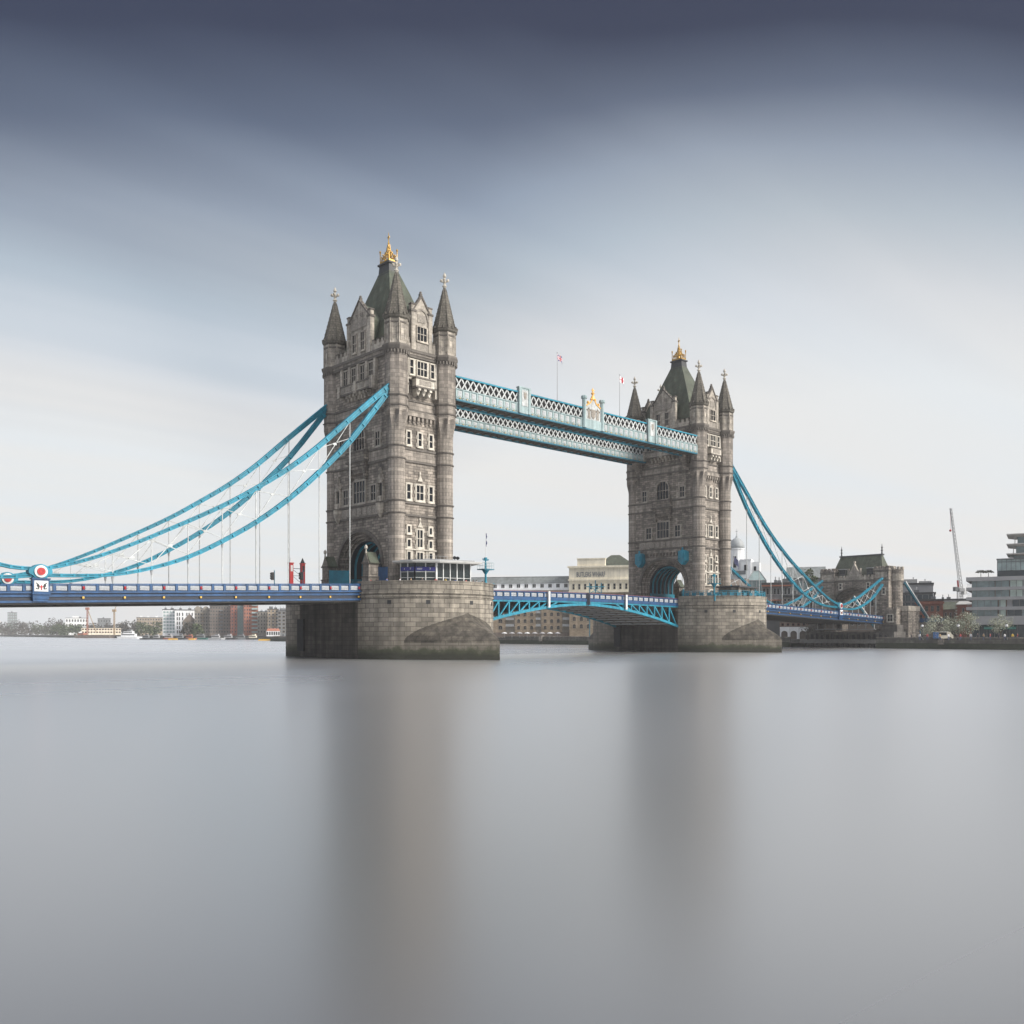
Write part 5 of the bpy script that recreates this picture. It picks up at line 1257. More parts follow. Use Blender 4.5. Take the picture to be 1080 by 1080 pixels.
# low viaduct running on behind the gatehouse
t = thing('approach_viaduct', 'low stone approach with a blue lit archway, right of the gatehouse', 'viaduct', (184, -12, 2.4), -PI / 2)
b = MB(); notch_wall(b, 7.5, 0, 5.0, 1.5, 1.8, 1.7, 0.0, 2.0); b.mi = 1; b.ring((0, 1.8), 1.5, 1.85, -0.15, 0.0, 14, 0, PI, 1, 1.1); b.build('wall', ['granite_smooth', 'portland'], t)
b = MB(); b.box(-1.4, 1.4, 1.0, 1.1, 0, 3.3); b.build('arch_door', 'black', t); b = MB(); b.box(-0.45, 0.45, 0.9, 1.0, 1.2, 2.9); b.build('arch_sign', 'sign_cyan', t)
b = MB(); b.box(-7.5, 7.5, -0.2, 0.6, 5.0, 6.2); b.build('parapet', 'blue', t)

# ================================================================== land, walls, water
shore = [(152, -700), (153, -14), (161, -14), (161, 14), (156, 14), (156, 330), (245, 480), (228, 660), (255, 1040), (320, 1535), (100, 2200), (-300, 2350)]
b = MB(); b.prism(shore + [(2350, 2350), (2350, -700)], 1.2, 2.4); struct(b.build('south_bank_ground', 'paving'))
def river_wall(pts, label, top=2.85, lamp=False):
    base = Vector((pts[0][0], pts[0][1], 0)); t = thing('river_wall', label, 'river wall', base, group='river walls along the far bank'); T = Matrix.Translation(-base)
    m = MB(T); c = MB(T); wd = MB(T)
    for a, b_ in zip(pts, pts[1:]):
        A, B = Vector((*a, 0)), Vector((*b_, 0)); d = (B - A).normalized(); n = Vector((-d.y, d.x, 0)); n = n if n.dot(CAM - A) > 0 else -n
        m.add([tuple(p + q) for p in (A, B) for q in (n * 0.5 + Vector((0, 0, -1.5)), Vector((0, 0, -1.5)), Vector((0, 0, top)), n * 0.3 + Vector((0, 0, top)))], [(0, 1, 2, 3), (7, 6, 5, 4), (0, 4, 5, 1), (1, 5, 6, 2), (2, 6, 7, 3), (3, 7, 4, 0)])
        c.bar(A + n * 0.15 + Vector((0, 0, top + 0.12)), B + n * 0.15 + Vector((0, 0, top + 0.12)), 0.8, 0.24)
        wd.bar(A + n * 0.56 + Vector((0, 0, 0.4)), B + n * 0.56 + Vector((0, 0, 0.4)), 0.12, 2.2)
        k = int((B - A).length / 32)
        for i in range(k):
            p = A.lerp(B, (i + 0.5) / max(k, 1)) + n * 0.5; c.box(p.x - 0.7, p.x + 0.7, p.y - 0.7, p.y + 0.7, 1.2, top + 0.5) if top > 2.5 else None
    m.build('wall_face', 'river_wall', t); c.build('coping', 'granite_smooth', t); wd.build('weed_band', 'weed', t)
river_wall([(152, -260), (153, -14)], 'dark weedy river wall below the promenade, right of the gatehouse')
river_wall([(156, 14), (156, 140)], 'river wall between the far pier and the gatehouse')
river_wall([(156, 140), (156, 330), (245, 480)], 'timber faced quay below the brick warehouse, between the piers', 2.5)
river_wall([(245, 480), (228, 660), (255, 1040)], 'low quay along the distant apartment blocks under the left span', 2.5)
river_wall([(255, 1040), (320, 1535), (100, 2200)], 'faint distant bank under the left end of the bridge', 2.5)
b = MB(); b.add([(-2350, -700, 0), (2350, -700, 0), (2350, 2350, 0), (-2350, 2350, 0)], [(0, 1, 2, 3)]); struct(b.build('river_water', 'water'))

# ================================================================== buildings
def colr(name, c, **k): M[name] = mat(name, c, k.pop('rough', 0.85), **k); return name
colr('tan_brick', (0.36, 0.285, 0.205), var=0.2, scale=0.5, streak=0.15, brick=(0.9, 0.3, 0.03, 0.7, 0.15))
colr('grey_brick', (0.26, 0.235, 0.20), var=0.2, scale=0.5, streak=0.15)
colr('dark_brick', (0.17, 0.14, 0.118), var=0.2, scale=0.5, streak=0.15)
colr('red_brick', (0.30, 0.105, 0.07), var=0.2, scale=0.5, brick=(0.9, 0.3, 0.03, 0.7, 0.15))
colr('cream_render', (0.78, 0.72, 0.58), var=0.12, scale=0.4, streak=0.15)
colr('white_render', (0.82, 0.83, 0.84), var=0.08, scale=0.4, streak=0.1)
colr('pale_glass', (0.32, 0.41, 0.41), rough=0.2, var=0.3, scale=0.3)
colr('green_glass', (0.20, 0.27, 0.28), rough=0.15, var=0.4, scale=0.25)
colr('mint_blind', (0.50, 0.60, 0.55), rough=0.4, var=0.2, scale=0.4)
colr('grey_stone', (0.34, 0.34, 0.35), var=0.08, scale=0.5)
colr('grey_clad', (0.17, 0.18, 0.19), var=0.12, scale=0.3)
colr('dark_glass_wall', (0.035, 0.055, 0.07), rough=0.2, var=0.3, scale=0.3)
colr('teal_glass', (0.09, 0.20, 0.21), rough=0.3, var=0.2, scale=0.3)
colr('copper_grey', (0.17, 0.185, 0.185), var=0.2, scale=0.5, streak=0.2)
colr('terracotta', (0.36, 0.14, 0.09), var=0.15, scale=0.4)
colr('awning_green', (0.02, 0.12, 0.10), var=0.1)
_fw = {}
def flat_window(w, h, cols, rows, frame, glass, arch=False):
    k = (w, h, cols, rows, frame, glass, arch)
    if k not in _fw:
        m = MB(); t = min(0.16, w * 0.09)
        m.mi = 0
        for s in (-1, 1): m.box(s * w / 2 - t / 2 if s > 0 else -w / 2 - t / 2, s * w / 2 + t / 2, -0.14, 0, 0, h)
        m.box(-w / 2, w / 2, -0.141, 0, -t / 2, t / 2)
        if arch: m.ring((0, h), w / 2 - t / 2, w / 2 + t / 2, -0.14, 0, 8, 0, PI, 1, 0.5)
        else: m.box(-w / 2, w / 2, -0.141, 0, h - t / 2, h + t / 2)
        for i in range(1, cols): m.box(-w / 2 + w * i / cols - t / 3, -w / 2 + w * i / cols + t / 3, -0.12, 0, 0, h)
        for j in range(1, rows): m.box(-w / 2, w / 2, -0.118, 0, h * j / rows - t / 3, h * j / rows + t / 3)
        m.mi = 1
        if arch: m.slab_xz([(-w / 2, 0), (w / 2, 0)] + [(w / 2 * math.cos(PI * i / 8), h + w / 4 * math.sin(PI * i / 8)) for i in range(9)], -0.06, -0.01)
        else: m.box(-w / 2, w / 2, -0.06, -0.01, 0, h)
        _fw[k] = m.mesh('window', [frame, glass])
    return _fw[k]
def grid(t, x0, x1, z0, z1, cols, rows, wr=0.5, hr=0.55, frame='grey_metal', glass='glass', mc=1, mr=1, y=0.0, arch=False, side=None, skip=()):
    """countable windows over a facade (local y = facade plane, facing -y); side='l' puts them on the left return wall"""
    for j in range(rows):
        for i in range(cols):
            if (i, j) in skip: continue
            pw, ph = (x1 - x0) / cols, (z1 - z0) / rows
            me = flat_window(round(pw * wr, 2), round(ph * hr, 2), mc, mr, frame, glass, arch); x, z = x0 + pw * (i + 0.5), z0 + ph * (j + (1 - hr) / 2)
            if side == 'l': link(me, 'window', t, (y, x, z), -PI / 2)
            else: link(me, 'window', t, (x, y, z))
def bld(label, loc, rz, w, d, h, wall, name='building', cat='building', group=None, roof=None, rh=2.0, roofmat='lead'):
    t = thing(name, label, cat, loc, rz, group)
    b = MB(); b.box(0, w, 0, d, 0, h); b.build('wall', wall, t)
    r = MB()
    if roof == 'gable': r.add([(-.3, -.3, h), (w + .3, -.3, h), (w + .3, d + .3, h), (-.3, d + .3, h), (-.3, d / 2, h + rh), (w + .3, d / 2, h + rh)], [(0, 1, 5, 4), (2, 3, 4, 5), (0, 4, 3), (1, 2, 5), (3, 2, 1, 0)])
    elif roof == 'front': r.add([(-.3, -.3, h), (w + .3, -.3, h), (w + .3, d, h), (-.3, d, h), (w / 2, -.3, h + rh), (w / 2, d, h + rh)], [(0, 1, 4), (1, 2, 5, 4), (3, 0, 4, 5), (2, 3, 5), (3, 2, 1, 0)])
    elif roof == 'mansard': r.prism([(-.2, -.2), (w + .2, -.2), (w + .2, d + .2), (-.2, d + .2)], h, h + rh, [(1, 1.6), (w - 1, 1.6), (w - 1, d - 1.6), (1, d - 1.6)])
    else: r.box(-.25, w + .25, -.25, d + .25, h, h + 0.6)
    r.build('roof', roofmat, t)
    return t
FACE = YAW - PI / 2
def far(label, px0, px1, ytop, dist, wall, d=14, delta=None, **k):
    th = math.atan(((px0 + px1) / 2 - 540) / 971.19); delta = -th if delta is None else delta
    p = bearing(px0, dist, 2.4); w = (px1 - px0) * dist / 971.19 * math.cos(th) + (0.9 if dist > 600 else 0)
    h = z_of(ytop, dist) - 2.4; t = bld(label, p, FACE + delta, w, d, h, wall, **k)
    if 'roof' not in k and h > 6:       # lift housings, ducts and vents on the flat roofs
        rr = random.Random(int(px0 * 10)); s = min(1.0, h / 22)
        for i in range(rr.randint(1, 3)):
            x = rr.uniform(0.1, 0.75) * w; c = MB(); a = rr.uniform(0.8, 3.0) * s; q = rr.uniform(0.7, 1.9) * s
            c.box(x, x + a, d * 0.2, d * 0.5, h + 0.5, h + 0.5 + q); c.mi = 1; c.tube((x + a * .5, d * .3, h + .5 + q), (x + a * .5, d * .3, h + 1.0 + q * 1.6), 0.1 + 0.1 * s, 5)
            c.build('roof_plant', ['grey_clad', 'grey_metal'], t)
    return t, w, h
G1 = 'riverside blocks on the far left bank'
def skyline():
    t, w, h = far('pale green glazed block, leftmost tall one under the left span', 171.5, 184, 643.3, 760, 'white_render', group=G1); grid(t, 0.3, w - .3, 2, h - .5, 4, 7, 0.8, 0.7, 'white', 'pale_glass')
    t, w, h = far('white block striped with tall dark slots, right of the pale green one', 184.3, 204, 643.6, 755, 'white_render', group=G1)
    for j in range(5):
        for i in range(6):
            link(flat_window(0.9, 2.6, 1, 1, 'white', 'glass'), 'window', t, (1.2 + i * w / 6.2 + (0.8 if (j * 3 + i) % 3 == 0 else 0), 0, 2.0 + j * (h - 3) / 5))
    t, w, h = far('low dark brick house stepping down in front of the white striped block', 193, 205.5, 655, 735, 'dark_brick', group=G1, roof='front', rh=6, roofmat='dark_brick'); grid(t, 0, w, 1, h, 3, 3, 0.4, 0.5, 'grey_metal', 'glass')
    t, w, h = far('brown brick flats with twin round gables', 205.2, 221, 642.2, 735, 'grey_brick', group=G1); grid(t, 0, w, 2, h, 6, 7, 0.5, 0.5, 'grey_metal', 'glass')
    for x in (w * .2, w * .7): b = MB(); b.tube((x, -0.3, h), (x, 8, h), 2.2, 14); b.build('round_gable', 'grey_brick', t)
    for i in range(1, 6): b = MB(); b.box(w * .42, w * .58, -1.2, 0, 2 + i * h / 7, 2.9 + i * h / 7); b.build('balcony', 'tan_brick', t)
    t, w, h = far('widest dark grey warehouse flats, middle of the left bank row', 221.2, 243, 639.2, 730, 'dark_brick', group=G1); grid(t, 0, w, 2, h, 8, 8, 0.5, 0.5, 'grey_metal', 'glass')
    b = MB(); b.box(w * .1, w * .6, 2, 10, h, h + 2.4); b.build('penthouse', 'grey_clad', t)
    for i in range(1, 7): b = MB(); b.box(w * .45, w * .6, -1.2, 0, 2 + i * h / 8, 2.9 + i * h / 8); b.build('balcony', 'grey_clad', t)
    t, w, h = far('narrow dull red brick tower beside teal glazing', 243.2, 249, 638.4, 725, 'red_brick', group=G1); grid(t, 0, w, 2, h, 2, 8, 0.4, 0.5, 'grey_metal', 'glass')
    t, w, h = far('teal glazed block between two red towers', 249.2, 256.8, 638.8, 727, 'teal_glass', group=G1); grid(t, 0, w, 2, h, 3, 9, 0.75, 0.6, 'grey_metal', 'teal_glass')
    t, w, h = far('tall terracotta tower banded with pale balconies', 257, 271, 637.4, 720, 'terracotta', group=G1); grid(t, 0, w * .5, 2, h, 3, 8, 0.4, 0.5, 'grey_metal', 'glass')
    for i in range(8): b = MB(); b.box(w * .55, w * .97, -1.3, 0, 2.6 + i * h / 8.2, 3.8 + i * h / 8.2); b.build('balcony', 'pale_glass', t)
    t, w, h = far('plain grey block right of the terracotta tower', 271.5, 282, 645.5, 715, 'grey_brick', group=G1); grid(t, 0, w, 2, h, 4, 6, 0.4, 0.5, 'grey_metal', 'glass')
    t, w, h = far('tan brick flats with white trimmed windows near the pier', 282.2, 292.5, 642.8, 700, 'tan_brick', group=G1); grid(t, 0, w, 2, h, 3, 7, 0.5, 0.5, 'white', 'glass')
    b = MB(); b.box(1, 4, 2, 6, h, h + 2.4); b.build('penthouse', 'grey_clad', t)
    t, w, h = far('blue grey flats close to the left edge of the near pier', 292.7, 309, 644.5, 697, 'grey_clad', group=G1); grid(t, 0, w, 2, h, 4, 6, 0.6, 0.55, 'tan_brick', 'glass')
    b = MB(); b.box(2, 6, 2, 6, h, h + 2.2); b.build('penthouse', 'grey_clad', t)
    t, w, h = far('small river station with a red hipped roof below the tan flats', 281, 294, 665.5, 660, 'white_render', d=6, group=None, roof='mansard', rh=1.8, roofmat='terracotta'); grid(t, 0, w, 0.3, h, 6, 1, 0.7, 0.7, 'white', 'glass')
    # hazier things further left
    t, w, h = far('hazy long flats beyond trees, left of the pale green block', 144, 171, 651.5, 1150, 'tan_brick', group=G1); grid(t, 0, w, 4, h, 10, 4, 0.5, 0.5, 'white', 'glass')
    for x in (4, 12, 22): b = MB(); b.box(x, x + 3, 2, 6, h, h + 2.5); b.build('chimney', 'white_render', t)
    t, w, h = far('hazy white flats behind the red crane', 69, 92, 652, 1250, 'white_render', group=G1); grid(t, 0, w, 4, h, 8, 3, 0.5, 0.5, 'grey_metal', 'glass')
    b = MB(); b.box(w * .3, w * .6, 1, 8, h, h + 3); b.build('penthouse', 'white_render', t)
    t, w, h = far('hazy block behind the yellow crane', 103, 116, 652.5, 1300, 'grey_clad', group=G1); grid(t, 0, w, 4, h, 5, 3, 0.5, 0.5, 'white', 'glass')
    t, w, h = far('hazy square tower, leftmost above the trees', 8, 17.5, 646.2, 1700, 'grey_clad', group=G1); grid(t, 0, w, 6, h, 4, 7, 0.5, 0.5, 'white', 'pale_glass')
    t, w, h = far('low pale building site sheds under the cranes', 86, 127, 662.3, 950, 'cream_render', d=8); grid(t, 0, w, 2, h, 14, 2, 0.6, 0.45, 'red_brick', 'glass')
skyline()

# ---- warehouses between the piers
def warehouse():
    w = 47.0; rz = FACE - 0.20; loc = bearing(602, 374, 2.4) - RZ(rz) @ Vector((w, 0, 0))
    t = thing('warehouse', 'long tan brick riverside warehouse with arched windows and a pale attic storey', 'warehouse', loc, rz)
    b = MB(); b.box(0, w, 0, 22, 0, 19.5); b.build('wall', 'tan_brick', t)
    bays = [(0, 4.2, 0), (4.2, 9.5, 1), (9.5, 12.0, 0), (12.0, 20.0, 1), (20, 24, 0), (24, 32.5, 1), (32.5, 35, 0), (35, 43.5, 1), (43.5, 47, 0)]
    for x0, x1, tan in bays:
        if tan:
            p = MB(); p.box(x0, x1, -0.5, 0, 2.2, 19.4); p.build('pilaster_bay', 'tan_brick', t)
            grid(t, x0 + .2, x1 - .2, 2.6, 19.0, max(2, int((x1 - x0) / 2.8)), 6, 0.42, 0.42, 'grey_brick', 'glass', 2, 2, -0.5, True)
        else:
            p = MB(); p.box(x0 + .02, x1 - .02, -0.06, 0, 2.2, 19.3); p.build('loading_bay', 'grey_brick', t)
            for k in range(6): q = MB(); q.box(x0 + .3, x1 - .3, -1.3, -0.06, 4.6 + k * 2.7, 4.8 + k * 2.7); q.box(x0 + .3, x1 - .3, -1.3, -1.22, 4.8 + k * 2.7, 5.6 + k * 2.7); q.build('balcony', 'grey_metal', t)
    p = MB(); p.box(0, w, -0.7, 0, 0, 2.2); p.build('ground_arcade', 'dark_brick', t)
    a = MB(); a.box(0, w, 1.2, 20, 19.5, 22.4); a.box(-.2, w + .2, -0.6, 1.2, 19.4, 20.0); a.build('attic_storey', 'white_render', t)
    grid(t, 0.5, w - .5, 20.0, 22.6, 14, 1, 0.45, 0.6, 'white', 'glass', 2, 1, 1.2)
    r = MB(); r.prism([(-.3, 0.9), (w + .3, 0.9), (w + .3, 20), (-.3, 20)], 22.4, 25.0, [(0, 3.5), (w, 3.5), (w, 18), (0, 18)]); r.box(0, w, 3.5, 4.0, 24.9, 25.3); r.build('roof', 'copper_grey', t)
    # parasols and railings of the quayside terrace are light marks at its foot
    return t
warehouse()
def wharf():
    rz = FACE - 0.24; w = 27.0
    t = thing('wharf_building', 'cream rendered wharf building with a high stepped parapet and large painted lettering', 'warehouse', bearing(600.5, 372, 2.4), rz)
    b = MB(); b.box(0, w, 0, 24, 0, 18.5); b.build('wall', 'tan_brick', t)
    b = MB(); b.box(-.1, w, -0.35, 24, 18.5, 28.2); b.build('cream_storey', 'cream_render', t)
    c = MB(); c.box(-.6, w + .2, -1.1, 24, 28.2, 28.9); c.box(-.4, w + .1, -0.9, 24, 23.0, 23.6); c.box(-.3, w + .1, -0.6, 24, 18.2, 18.8)
    for i in range(31): c.box(0.2 + i * 0.86, 0.55 + i * 0.86, -0.8, -0.3, 22.3, 23.0)
    c.build('cornice', 'cream_render', t)
    grid(t, 0.6, w - .4, 18.9, 22.2, 11, 1, 0.42, 0.7, 'cream_render', 'glass', 1, 2, -0.35); grid(t, 0.6, w - .4, 3.0, 18.0, 9, 5, 0.4, 0.45, 'grey_brick', 'glass', 2, 2, 0.0, True)
    a = MB(); a.box(3.3, 14.6, -0.5, 1.4, 28.9, 31.6); a.box(3.1, 14.8, -0.7, 1.5, 31.6, 32.0); a.build('stepped_parapet', 'cream_render', t)
    r = MB(); r.prism([(9, 6), (26.5, 3), (26.5, 22), (9, 22)], 28.9, 34.0, [(15.5, 11), (19, 11), (19, 14), (15.5, 14)]); r.build('roof', 'slate', t)
    cu = bpy.data.curves.new('lettering', 'FONT'); cu.body = 'BUTLERS WHARF'; cu.size = 2.7; cu.extrude = 0.08; cu.offset = 0.045; cu.align_x = 'CENTER'; cu.space_character = 1.08
    ob = bpy.data.objects.new('tmp', cu); col.objects.link(ob); bpy.context.view_layer.update()
    me = bpy.data.meshes.new_from_object(ob.evaluated_get(bpy.context.evaluated_depsgraph_get())); bpy.data.objects.remove(ob); me.name = 'lettering'
    me.materials.clear(); me.materials.append(M['grey_clad']); wd = max(v.co.x for v in me.vertices) - min(v.co.x for v in me.vertices)
    me.transform(Matrix.Rotation(PI / 2, 4, 'X') @ Matrix.Diagonal((11.6 / wd, 1, 1, 1)))
    link(me, 'lettering', t, (8.8, -0.42, 24.6)); return t
wharf()
t = thing('tower_crane', 'small blue crane frame in front of the wharf building', 'crane', bearing(628, 350, 2.4), FACE)
for x in (-2.2, 0, 2.2): m = MB(); m.bar((x, 0, 0), (x, 0, 21 + (1 if x == 0 else 0)), 0.35); m.build('post', 'cyan_dark', t)
m = MB(); m.bar((-3.5, 0, 19.5), (3.5, 0, 19.5), 0.3); m.bar((-2.2, 0, 17), (2.2, 0, 19.5), 0.2); m.bar((-2.2, 0, 19.5), (2.2, 0, 17), 0.2); m.build('frame', 'cyan', t)

# ---- behind the far pier and the right span
M['lead_pale'] = mat('pale_lead', (0.33, 0.35, 0.36), 0.6, var=0.15)
t = thing('domed_brewery', 'white boarded tower with a grey lead dome behind the right span', 'building', bearing(766, 335, 2.4), FACE - 0.35)
b = MB(); b.lathe([(2.35, 20), (2.35, 31.6), (2.6, 31.8), (2.6, 32.1)], 14, (3.0, 3)); b.box(0.4, 5.6, 0.5, 7, 0, 23); b.build('tower', 'white_render', t)
b = MB(); b.smooth = True; b.lathe([(2.45, 32.1), (2.42, 33.0), (2.22, 34.1), (1.75, 35.0), (1.05, 35.7), (0.45, 35.95), (0.32, 36.7), (0.1, 36.9)], 16, (3.0, 3)); b.tube((3.0, 3, 36.9), (3.0, 3, 39.2), 0.08, 6); b.box(2.6, 3.4, 2.95, 3.05, 38.3, 38.45); b.build('dome', 'lead_pale', t)
b = MB(); b.box(-.2, 6.2, -0.6, 2, 22.6, 22.8); b.box(-.2, 6.2, -0.62, -0.55, 22.8, 23.9); b.build('gallery', 'grey_clad', t)
grid(t, 0.6, 5.4, 10, 22, 2, 3, 0.35, 0.55, 'grey_clad', 'glass', 1, 2, 0.5); link(flat_window(0.9, 4.0, 1, 2, 'grey_clad', 'glass'), 'window', t, (2.6, 0.62, 25.2))
b = MB(); b.box(4.6, 7.8, -0.5, 8, 0, 27.6); b.box(4.5, 7.9, -0.6, 8.1, 27.6, 28.0); b.build('side_block', 'white_render', t); b = MB(); b.box(7.8, 10.2, 0.5, 8, 0, 27.0); b.build('rear_block', 'white_render', t)
grid(t, 4.8, 7.6, 8, 27.4, 1, 4, 0.35, 0.4, 'grey_clad', 'glass', 1, 1, -0.5); grid(t, 7.9, 10.1, 8, 26.8, 1, 4, 0.35, 0.4, 'grey_clad', 'glass', 1, 1, 0.5)
bpy.data.objects['domed_brewery'].scale = (1.12, 1.12, 1.02)
t = thing('glass_hall', 'glass office with a gabled glass roof beside the white domed tower', 'building', bearing(788, 318, 2.4), FACE - 0.20)
b = MB(); b.box(0, 6.4, 0, 12, 0, 20.0); b.build('wall', 'green_glass', t); b = MB(); b.add([(0, 0, 20), (6.4, 0, 20), (6.4, 12, 20), (0, 12, 20), (2.2, 1.2, 23.4), (4.2, 1.2, 23.4), (4.2, 10.5, 23.4), (2.2, 10.5, 23.4)], [(0, 1, 5, 4), (1, 2, 6, 5), (2, 3, 7, 6), (3, 0, 4, 7), (4, 5, 6, 7)]); b.build('roof', 'pale_glass', t)
b = MB()
for x in (0, 1.6, 3.2, 4.8, 6.4): b.box(x - .1, x + .1, -.15, 0, 0, 20)
for z in (4, 8, 12, 16, 19.9): b.box(0, 6.4, -.13, 0, z, z + .2)
for a_, c_ in (((0, 0, 20), (2.2, 1.2, 23.4)), ((6.4, 0, 20), (4.2, 1.2, 23.4)), ((2.2, 1.2, 23.4), (4.2, 1.2, 23.4))): b.bar(a_, c_, .2)
b.build('glazing_bars', 'grey_metal', t)
t, w, h = far('low brick and slate roofed row under the white domed tower', 765, 789, 620, 296, 'tan_brick', d=10, roof='gable', rh=3, roofmat='dark_brick'); grid(t, 0, w, 2, h, 6, 4, 0.4, 0.5, 'white', 'glass')
t, w, h = far('white balconied flats with red trim behind the right span', 804, 834, 616.5, 300, 'grey_clad', d=12); grid(t, 0, w, 10, h - .5, 8, 2, 0.7, 0.6, 'white', 'glass')
for z in (h - 5.0, h - .3): b = MB(); b.box(-.2, w + .2, -1.0, 0, z - .35, z); b.build('red_fascia', 'terracotta', t)
b = MB(); b.box(0, w, -1.2, 0, h - 9.2, h - 6.4); b.build('white_balcony', 'white_render', t); grid(t, 0.4, w - .4, h - 8.9, h - 6.6, 7, 1, 0.4, 0.6, 'grey_metal', 'glass', 1, 1, -1.2)
t, w, h = far('brown brick block with arched white colonnade at the water, behind the right span', 822, 868, 652, 285, 'dark_brick', d=10); grid(t, 0.2, w - .2, 3.8, h, 8, 2, 0.5, 0.6, 'red_brick', 'glass')
for i in range(5): c = MB(); notch_wall(c, 1.35, 0, 3.7, 0.95, 1.6, 0.9, -0.6, 0); c.build('colonnade_arch', 'white_render', t, (1.5 + i * 2.72, 0, 0))
t, w, h = far('brick wing with dark glazing between flats and colonnade', 826, 846, 630, 292, 'grey_brick', d=8); grid(t, 0, w, 8, h, 5, 3, 0.6, 0.5, 'white', 'glass')
t, w, h = far('grey gabled hall with glass end left of the gatehouse', 830, 870, 610, 310, 'grey_clad', d=14, roof='gable', rh=4.2, roofmat='copper_grey'); grid(t, 0, w, 10, h, 7, 2, 0.7, 0.6, 'grey_metal', 'green_glass')
t, w, h = far('dark brick terrace seen through the gatehouse arch', 868, 930, 625, 330, 'dark_brick', d=10); grid(t, 0, w, 3, h, 9, 2, 0.4, 0.5, 'white', 'glass')

# ---- right bank
G2 = None
t, w, h = far('dark glass clad block rising behind the red brick house', 948, 986, 627, 300, 'dark_glass_wall', d=14); grid(t, 0.2, w - .2, 2, h, 6, 5, 0.9, 0.85, 'grey_clad', 'dark_glass_wall')
t, w, h = far('light grey stepped roof block, highest behind the gatehouse', 949, 984, 617, 318, 'grey_stone', d=14)
b = MB(); b.box(0.5, 5.5, -0.2, 6, h + .6, h + 1.9); b.box(6, 10, 0.2, 4, h + .6, h + 1.2); b.build('plant_room', 'roof_grey', t)
t, w, h = far('square red brick house with a row of dark windows, right of the gatehouse', 966, 994.5, 634, 285, 'red_brick', d=10); grid(t, 0.6, w - .6, 2.5, h - 1, 4, 3, 0.5, 0.6, 'grey_brick', 'glass', 2, 2)
b = MB(); b.box(-.3, w + .3, -0.5, 0, h - 0.9, h - .3); b.build('cornice', 'red_brick', t)
t, w, h = far('grey long shed roof with white fascia beyond the brick houses', 985, 1024, 633.5, 330, 'grey_stone', d=12); b = MB(); b.box(0, w, -0.4, 0, h - 3.6, h - 2.8); b.build('white_fascia', 'white', t)
t, w, h = far('dark low houses between the two red brick ones', 990, 1010, 643, 290, 'dark_brick', d=9, roof='gable', rh=2.6, roofmat='slate'); grid(t, 0, w, 1.5, h, 4, 2, 0.4, 0.5, 'white', 'glass')
t, w, h = far('red brick house with pale quoins tucked against the grey hotel', 1008, 1028, 637.5, 280, 'red_brick', d=9, roof='mansard', rh=1.0, roofmat='roof_grey')
for k in range(10): b = MB(); b.box(-.1, .4, -0.1, 0, 3 + k * 0.9, 3.5 + k * 0.9); b.build('quoin', 'white_stone', t)
grid(t, 1, w, 3, h, 2, 2, 0.3, 0.4, 'white', 'glass')

